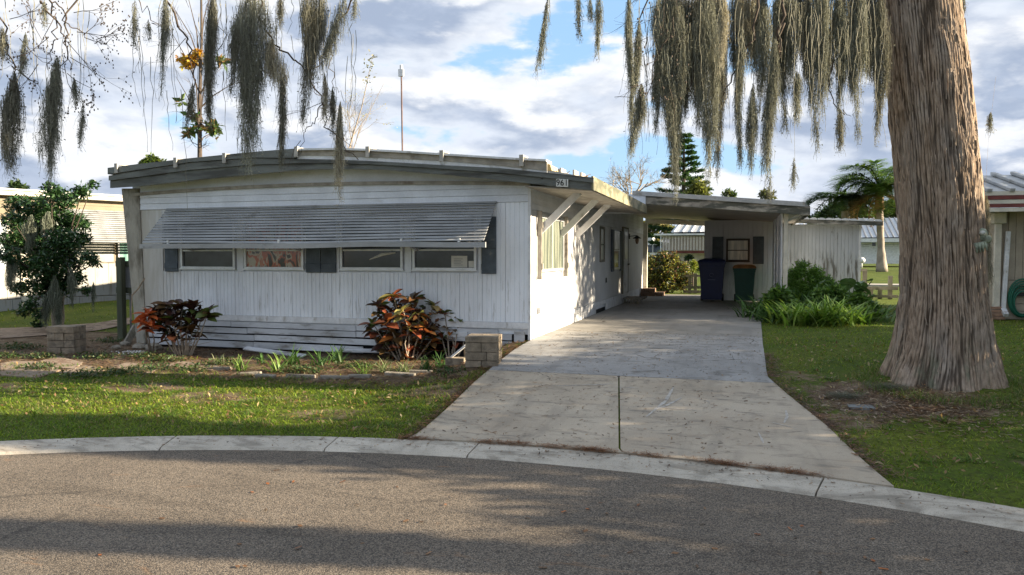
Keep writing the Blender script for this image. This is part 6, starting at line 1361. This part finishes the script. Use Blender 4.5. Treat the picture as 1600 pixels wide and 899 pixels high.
# white van on the back street
def van(t):
    prof = [(-2.1, .35), (-2.15, .9), (-1.9, 1.05), (-1.25, 1.62), (-.9, 1.74), (1.75, 1.76), (2.1, 1.6), (2.2, .95), (2.2, .35)]
    m_v = M('white car paint', (.72, .73, .75), .3, .05, 2, 20, 0, spec=.5); m_g = glassmat('car glass', (.03, .035, .04), .1)
    mb = MB(); n = len(prof)
    for y, s_ in ((-.88, .0), (-.80, .05), (.80, .05), (.88, .0)):
        for (x, z) in prof:
            tuck = .12*max(0, (z-.95)/.8); mb.v.append((x*(1-s_*0), (y-np.sign(y)*tuck) if abs(y) > .85 else y*1.0-np.sign(y)*tuck*1.0, z+(.02 if s_ else 0)))
    for j in range(3):
        for i in range(n): mb.f.append((j*n+i, j*n+(i+1) % n, (j+1)*n+(i+1) % n, (j+1)*n+i))
    mb.f += [tuple(range(n)), tuple(3*n+i for i in range(n))[::-1]]; mb.build('body', m_v, t, bevel=.04)
    for y in (-.84, .84):
        s_ = np.sign(y)
        for poly in ([(-1.1, 1.05), (-.35, 1.05), (-.35, 1.6), (-.85, 1.62)], [(-.27, 1.05), (.65, 1.05), (.65, 1.62), (-.27, 1.62)], [(.73, 1.05), (1.9, 1.05), (1.75, 1.6), (.73, 1.62)]):
            mb = MB(); mb.add([(x, y+s_*(.045-.12*(z-.95)/.8+.004), z) for x, z in poly], [(0, 1, 2, 3)]); mb.f = [(0, 1, 2, 3)]; mb.v += [(x, yy-s_*.03, z) for x, yy, z in mb.v[:4]]; mb.f += [(0, 1, 5, 4), (1, 2, 6, 5), (2, 3, 7, 6), (3, 0, 4, 7), (7, 6, 5, 4)]; mb.build('side_window', m_g, t)
    for x in (-1.35, 1.4):
        for y in (-.86, .86):
            mb = MB(); mb.tube([(x, y-.1, .33), (x, y+.1, .33)], .33, 18); w_ = mb.build('wheel', m_black, t); mb = MB(); mb.tube([(x, y-.11, .33), (x, y+.11, .33)], .19, 12); mb.build('rim', m_steel, w_)
    mb = MB(); mb.box(2.19, 2.23, -.7, -.5, .95, 1.25); mb.build('tail_light', m_red, t); mb = MB(); mb.box(-2.18, -2.13, .45, .7, .72, .86); mb.build('headlight', m_alu, t)
vn = thing('parked_van', 'white minivan parked on the back street beyond the hedge', 'van', (0, 0, 0)); van(vn)
pv = Dp(1018, 400, 60); vn.location = (pv[0]-.6, pv[1], .62); vn.rotation_euler = (0, 0, rad(6)); vn.scale = (1, 1, 1)
wb = thing('white_trailer', 'bright white box trailer beyond the minivan', 'trailer', Dp(1012, 385, 70))
p0 = Dp(1000, 384, 70); p1 = Dp(1020, 369, 70); mb = MB(); mb.box(p0[0]-1.5, p1[0], p0[1], p0[1]+2.2, 1.0, p1[2]); mb.build('box', m_trimw, wb, bevel=.03); mb = MB(); mb.tube([(p1[0]-1, p0[1]-.1, .95), (p1[0]-1, p0[1]+.15, .95)], .4, 14); mb.build('wheel', m_black, wb)
# white lap house at the right back
fh = thing('far_house', 'long white lap-sided house behind the palm on the right', 'house', Dp(1380, 412, 100))
YH = 104
for i in range(11): bx_(1290, 1470, 412-3.0*i-2.75, 412-3.0*i, YH, .3+.03*(i % 2), 'lap_board', m_trimw, fh)
bx_(1290, 1470, 372, 412, YH+.4, 9, 'wall_core', m_trimw, fh)
bx_(1285, 1475, 372, 379, YH-1, 1.2, 'fascia', m_trimw, fh)
a = Yp(1285, 372, YH); b = Yp(1475, 344, YH); mb = MB(); mb.prism([(YH-1, a[2]), (YH+6, b[2]+.6), (YH+13, a[2])], 'x', a[0], b[0]); mb.build('roof', M('pale metal roof', (.5, .5, .5), .4), fh)
for k in range(30): mb = MB(); x = a[0]+k*.62; mb.bar((x, YH-1, a[2]+.05), (x, YH+6, b[2]+.68), .12, .10); mb.build('roof_rib', m_steel, fh)
w_ = bx_(1361, 1370, 377, 386, YH-.1, .1, 'window', m_trimw, fh); bx_(1362.5, 1368.5, 379, 385, YH-.14, .03, 'pane', m_glass, w_)
mb = MB(); q0 = Dp(1346, 407, 90); mb.blob(q0, (.45, .3, .35), 10, 7, .05, 2); mb.blob(q0+[-.3, 0, .6], (.2, .2, .25), 8, 6, .05, 3); mb.tube([(q0[0], q0[1], 0), q0], .12, 8); o = mb.build('garden_figure', m_trimw, smooth=True); tag(o, 'white lawn ornament before the far house by the shed corner', 'ornament')

# queen palm
pbase = G(1378, 425); dp_ = float((pbase-CAMP)@FW)
palm = thing('palm_tree', 'palm with arching green fronds and a few dead yellow ones, left of the cypress trunk', 'palm', pbase)
kp = dp_/FPX; tip = Dp(1374, 322, dp_)
mb = MB(); P_ = [lerp(pbase, tip, t) for t in np.linspace(0, 1, 12)]; mb.tube(P_, [.50-.22*min(1, i*.25) + .02*(i % 2) for i in range(12)], 12); mb.build('trunk', M('palm trunk', (.33, .28, .23), .9, .3, 2, 8, .4), palm, smooth=True)
mb = MB(); mb.tube([tip-[0, 0, .3], tip+[0, 0, .9], tip+[0, 0, 1.7]], [.42, .32, .12], 10); mb.build('crownshaft', M('crownshaft', (.34, .22, .10), .8, .3, 3, 20, .1), palm, smooth=True)
def frond(parent, az, el, L, droop, cols, seed, name='frond'):
    q = np.random.default_rng(seed); n = 16; pts = []; p = tip+np.array([0, 0, 1.0]); e = el; d2 = np.array([math.cos(az), math.sin(az), 0])
    for i in range(n+1): pts.append(p.copy()); p = p+(d2*math.cos(e)+np.array([0, 0, 1])*math.sin(e))*L/n; e -= droop/n*(1+i/n)
    pts = np.array(pts); mb = MB(); mb.tube(pts, [.06*(1-.8*i/n) for i in range(n+1)], 4)
    V = np.array(mb.v); F = np.array([f for f in mb.f if len(f) == 4][:n*4]); C = np.tile(np.array(cols[0])*1.2, (len(V), 1))
    m_ = 240; t = q.random(m_)*.97+.03; ii = np.minimum((t*n).astype(int), n-1); bp = pts[ii]+(pts[ii+1]-pts[ii])*((t*n)-ii)[:, None]
    sd = np.array([-math.sin(az), math.cos(az), 0]); sg = np.sign(q.normal(size=m_)); ll = L*.26*np.sin(np.pi*(t*.85+.1))*q.uniform(.8, 1.2, m_)+.15
    az2 = az+sg*q.uniform(.7, 1.2, m_); V2, F2, C2 = blades(bp, ll, np.full(m_, .11), az2, q.uniform(1.0, 1.5, m_), 3, 1.1, pal(cols, m_))
    npobj(name, np.r_[V, V2], np.r_[F, F2+len(V)], m_leaf, np.r_[C, C2], parent)
gpal = ((.09, .19, .03), (.15, .26, .05), (.24, .32, .08)); dead_ = ((.40, .25, .09), (.33, .20, .08)); 
for i in range(22):
    frond(palm, i*2.399+.4, [1.4, 1.2, 1.0, .75][i % 4], 4.6+(i % 3)*.4, [1.5, 2.0, 2.3, 2.5][i % 4], gpal, i)
for i, az in enumerate((2.6, 3.4, 4.1, -.4)): frond(palm, az, -.2 if i else .0, 4.0, 1.5, dead_, 50+i)
p2 = Dp(1318, 345, dp_+6); 
tip = Dp(1320, 330, dp_+4); palm2 = thing('palm_tree', 'lower darker palm half hidden behind the shed roof', 'palm', (tip[0], tip[1], 0)); mb = MB(); mb.tube([(tip[0], tip[1], 0), tip], [.4, .3], 10); mb.build('trunk', MC['palm trunk'], palm2)
for i in range(12): frond(palm2, i*2.399, [.7, .4, .2][i % 3], 4.6, [1.3, 1.6][i % 2], ((.03, .07, .02), (.05, .10, .03)), 80+i)

# norfolk pine
pn_ = thing('norfolk_pine', 'tall dark conical pine rising behind the carport roof', 'tree', (0, 0, 0)); ap = Dp(1069, 208, 60); pn_.location = (ap[0], ap[1], 0)
mb = MB(); mb.tube([(ap[0], ap[1], 0), (ap[0], ap[1], ap[2])], [.35, .04], 8); mb.build('trunk', m_twig, pn_)
P, Dv, sz = [], [], []
z = ap[2]-.3; w = .25
while z > 2:
    h_ = ap[2]-z; R_w = .25+h_*.31+ (.25 if h_ > 3 else 0)
    for b in range(9):
        a = rnd.uniform(0, 6.28)
        for s_ in range(int(60+h_*30)):
            r = R_w*math.sqrt(rnd.random()); P.append((ap[0]+r*math.cos(a)+rnd.gauss(0, .10), ap[1]+r*math.sin(a)+rnd.gauss(0, .10), z-.05*r+.13*r*r/max(R_w, .5)+rnd.gauss(0, .05))); Dv.append((math.cos(a), math.sin(a), .5)); sz.append(.3)
    z -= .42+.03*h_
P = np.array(P); V, F, C = leafquads(P, sz, pal(((.018, .05, .018), (.03, .075, .025), (.06, .11, .03)), len(P)), .2, .3, np.array(Dv)); npobj('crown', V, F, m_leaf, C, pn_)
bush('garden_tree', 'yellowish tree top just behind the norfolk pine', [(1092, 292, 13), (1082, 300, 12), (1100, 302, 8)], 52, 900, .28, ((.16, .17, .04), (.10, .12, .03)), 'tree')
# bare shrubby trees behind
def bare(name, label, px, D, L, r, dep, spread, dirz, n, mat, group=None, leaves=None, seed=1, base=None):
    q = random.Random(seed); p = Dp(px[0], px[1], D); b = np.array([p[0], p[1], float(H(p[0], p[1])) if base is None else base]); t = thing(name, label, 'tree', b, group); mb = MB(); ends = []
    mb.tube([b-[0, 0, .2], p], [r*1.5, r], 7)
    mb.build('trunk', mat, t); mb = MB()
    for k in range(n):
        a = q.uniform(0, 6.28); v = np.array([math.cos(a)*spread, math.sin(a)*spread*.6, dirz]); v /= np.linalg.norm(v); twigs(mb, p, v, L*q.uniform(.7, 1.1), r*.6, dep, q, .38, 4, 4, 0, ends, (2, 4), .68)
    mb.build('branches', mat, t)
    if leaves:
        E = np.array(ends)[rng.integers(0, len(ends), leaves[0])]+rng.normal(0, leaves[3], (leaves[0], 3)); V, F, C = leafquads(E, leaves[1], pal(leaves[2], len(E))); npobj('leaves', V, F, m_leaf, C, t)
    return t
bare('bare_tree', 'wide bare pale tree behind the carport roof left of the norfolk pine', (985, 310), 48, 1.5, .09, 4, 1.2, .8, 9, m_twigl, seed=3)
bare('bare_tree', 'slender bare sapling with yellowish twigs rising behind the roof ridge', (548, 245), 30, 1.3, .028, 4, .45, 1.6, 6, m_twigl, seed=8, leaves=(160, .07, ((.45, .36, .10), (.30, .30, .08)), .05))
mbx = thing('leafy_sapling', 'thin upright shoot with small leaves standing highest behind the roof ridge', 'tree', (0, 0, 0)); p0, p1 = Dp(540, 250, 29), Dp(583, 85, 29); mbx.location = (p0[0], p0[1], 0)
mb = MB(); mb.tube([(p0[0], p0[1], 0), p0, lerp(p0, p1, .5)+[.1, 0, 0], p1], [.05, .03, .02, .006], 5); p2_ = Dp(600, 130, 29); mb.tube([lerp(p0, p1, .2), lerp(p0, p2_, .6), p2_], [.015, .01, .005], 4); mb.build('stem', m_twigl, mbx)
E_ = np.array([lerp(p0, p1, t) for t in rng.uniform(.72, 1, 60)])+rng.normal(0, .10, (60, 3)); V, F, C = leafquads(E_, .13, pal(((.16, .16, .10), (.26, .25, .16)), 60)); npobj('leaves', V, F, m_leaf, C, mbx)
os_ = thing('orange_leaved_tree', 'young tree with a cluster of orange leaves behind the left roof slope', 'tree', (0, 0, 0)); D_ = 24
b_ = Dp(312, 250, D_); os_.location = (b_[0], b_[1], 0); mb = MB()
mb.tube([(b_[0], b_[1], 0), b_, Dp(312, 150, D_), Dp(315, 60, D_), Dp(314, -30, D_)], [.13, .075, .06, .04, .03], 7); mb.build('trunk', m_twig, os_); mb = MB(); q = random.Random(4)
for (xa, ya, xb, yb) in ((312, 215, 290, 60), (312, 190, 345, 20), (313, 150, 262, 40), (313, 120, 290, -20), (312, 205, 275, 120), (312, 170, 365, 130), (313, 90, 335, -30), (312, 235, 300, 222), (312, 238, 322, 225), (312, 200, 285, 175), (312, 150, 350, 95), (313, 100, 270, 10), (312, 225, 335, 205)):
    a, b = Dp(xa, ya, D_), Dp(xb, yb, D_+rnd.uniform(-1, 1)); mb.tube([a, lerp(a, b, .5)+RT*.12*(-1 if xb > xa else 1), b], [.03, .02, .008], 4)
    for k in range(3): twigs(mb, lerp(a, b, q.uniform(.3, .9)), (b-a)/np.linalg.norm(b-a), .5, .008, 1, q, .6, 3, 3)
mb.build('branches', m_twig, os_)
def cl2(lst, D): return [(Dp(x, y, D), (r*D/FPX, r*D/FPX, r*D/FPX*.8)) for x, y, r in lst]
crown('orange_leaves', cl2([(300, 95, 12), (290, 102, 7), (310, 85, 8), (281, 92, 4)], D_), 420, .17, ((.55, .28, .03), (.45, .20, .03), (.5, .36, .06)), os_, None, .1)
crown('green_leaves', cl2([(296, 208, 9), (345, 95, 7), (303, 180, 7), (330, 200, 11), (283, 160, 6), (310, 195, 6), (340, 210, 5)], D_), 240, .26, ((.05, .10, .03), (.10, .14, .04), (.25, .15, .06)), os_, None, .1)
# antenna
am = thing('antenna_mast', 'slim rusty antenna mast standing up behind the roof ridge', 'antenna', (0, 0, 0)); D_ = 32; a, b = Dp(629, 250, D_), Dp(627, 106, D_); am.location = (a[0], a[1], 0)
mb = MB(); mb.tube([(a[0], a[1], 0), a, b], .034, 7); mb.build('mast', M('rusty mast', (.14, .085, .075), .7, .3, 3, 20, .1), am); mb = MB(); p = Dp(627, 114, D_); mb.box(p[0]-.12, p[0]+.1, p[1]-.05, p[1]+.05, p[2]-.15, p[2]+.15); mb.tube([b-[0, 0, .2], b+[0, 0, .1]], .07, 7); mb.build('antenna_head', m_alu, am)
ua = thing('roof_antenna', 'tiny cross-shaped aerial on the right-hand skyline', 'antenna', (0, 0, 0)); a = Dp(1562, 290, 60); ua.location = (a[0], a[1], 0)
mb = MB(); mb.tube([(a[0], a[1], 0), a+[0, 0, .8]], .05, 5); mb.tube([a+[-.3, 0, .55], a+[.3, 0, .55]], .04, 4); mb.tube([a+[-.2, 0, .3], a+[.2, 0, .3]], .04, 4); mb.build('mast', m_steel, ua)
# distant tree tops
T_ = [('broadleaf_tree', 'sunlit green tree top above the left roof end', [(237, 254, 12), (228, 258, 9), (250, 258, 9), (222, 262, 5)], 42, 1500, .22, ((.10, .15, .03), (.17, .20, .04), (.05, .09, .02))),
      ('broadleaf_tree', 'distant tree top at the far left edge of the skyline', [(25, 292, 10), (38, 295, 6)], 60, 500, .3, dkc),
      ('broadleaf_tree', 'small tree top on the skyline right of the norfolk pine', [(1137, 304, 8), (1145, 306, 6)], 80, 300, .4, ol),
      ('broadleaf_tree', 'greyish tree top on the skyline above the carport corner', [(1195, 304, 9), (1203, 307, 8)], 80, 400, .4, ((.10, .11, .05), (.14, .14, .08))),
      ('broadleaf_tree', 'dark wide tree behind the lower palm', [(1305, 330, 16), (1330, 322, 18), (1290, 338, 12), (1345, 335, 16), (1270, 345, 10)], 110, 3200, .6, dkc),
      ('broadleaf_tree', 'round tree behind the far white house', [(1395, 330, 20), (1420, 325, 22), (1370, 338, 14)], 130, 2500, .8, ol),
      ('broadleaf_tree', 'olive tree filling the carport opening beyond the minivan', [(1010, 355, 12), (1030, 350, 14), (1022, 372, 12), (1000, 365, 12), (1045, 362, 10), (990, 350, 14)], 75, 3000, .4, ((.20, .19, .08), (.13, .14, .05), (.26, .22, .10))),
      ('broadleaf_tree', 'dark tree on the right-hand skyline behind the striped house', [(1600, 300, 26), (1640, 300, 30), (1680, 310, 30)], 70, 2500, .5, dkc),
      ('broadleaf_tree', 'dark tree hidden mostly by the trunk on the right', [(1470, 330, 26), (1500, 335, 24), (1440, 340, 20)], 120, 1800, .8, dkc)]
for nm, lab, pts, D, n, s_, c in T_: bush(nm, lab, pts, D, n, s_, c, 'tree', 'trees on the skyline')
# trees farther out all round, so that the place does not end
for i in range(16):
    a = rad(62+i*22.5); 
    if 60 < math.degrees(a) % 360 < 135: continue
    R_ = 55+rnd.random()*35; c = np.array([R_*math.cos(a), R_*math.sin(a), 0]); t = thing('broadleaf_tree', 'large leafy tree beyond the edges of the photo', 'tree', c, 'trees outside the picture')
    cl = [(c+[rnd.gauss(0, 2.5), rnd.gauss(0, 2.5), rnd.uniform(3, 7)], (2.6, 2.6, 1.8)) for k in range(7)]; crown('crown', cl, 1500, .6, ol if i % 2 else dkc, t); mb = MB(); mb.tube([c, c+[0, 0, 4.5]], [.35, .2], 7); mb.build('trunk', m_twig, t)

# ================================================================== unseen hedge and trees on the right, added and shaped to cast the shade
def offtree(label, x, y, cl, n, size=.16, tr=.25, dense=ol):
    t = thing('added_shade_tree', label, 'tree', (x, y, -.3), 'unseen trees added for shade'); mb = MB(); zt_ = max(c[0][2] for c in cl); mb.tube([(x, y, -.4), (x+.1, y, 2), (x, y, zt_-.5)], [tr*1.3, tr, tr*.5], 9); 
    for c, r in cl: mb.tube([(x, y, min(zt_-.8, c[2]-.3)), c], [tr*.3, .03], 5)
    mb.build('trunk', m_twig, t); crown('crown', cl, n, size, dense, t)
hx = 9.3
hg = thing('added_shade_hedge', 'tall unseen hedge on the right, added to cast shade', 'hedge', (hx, 11, 0))
def htop(y): return -.35+1.303*(.35+float(np.interp(y, [3.5, 5.8, 6.6, 7.8, 8.2, 9.4, 9.8, 12.4, 13.0, 17.4], [2.0, 2.05, 2.4, 2.6, 3.1, 3.2, 3.2, 3.25, 3.0, 3.0])))+.07*math.sin(y*2.3)  # hedge top profile follows the wanted edge of the shade
cl = []
for y in np.arange(3.2, 17.6, .7):
    for f_ in (.12, .36, .6, .8): cl.append((np.array([hx+rnd.uniform(-.15, .15), y, htop(y)*f_]), (.6, .6, htop(y)*.2)))
crown('crown', cl, 52000, .19, dkc, hg, None, .1)
mb = MB()
for y in np.arange(3.2, 17.6, .8): mb.tube([(hx, y, -.3), (hx, y, 1.9)], [.05, .02], 5)
mb.build('stem', m_twig, hg)
offtree('unseen tree behind the hedge, narrow crown added to shade the lawn', 9.9, 8.7, [(np.array([9.9, y, z]), (.5, r, .7)) for y, z, r in ((8.6, 4.2, .62), (8.8, 5.1, .7), (8.6, 6.1, .75), (8.9, 7.1, .8), (8.5, 8.0, .7))], 12000)
offtree('slender unseen tree near the street, added for its shadow band', 9.5, 6.12, [(np.array([9.5, y, z]), (.4, r, .5)) for y, z, r in ((6.1, 3.1, .2), (6.15, 3.7, .22), (6.1, 4.3, .2), (6.2, 5.0, .25), (6.1, 5.9, .4))], 5000, tr=.12)
offtree('broad unseen tree behind the hedge, added to shade the side wall', 11, 20.5, [(np.array([11+rnd.gauss(0, .5), y, z]), (1.2, 1.2, 1.0)) for y in (18.9, 19.8, 21, 22.4, 23.5) for z in (4.6, 6.0, 7.4)], 12000, .22)
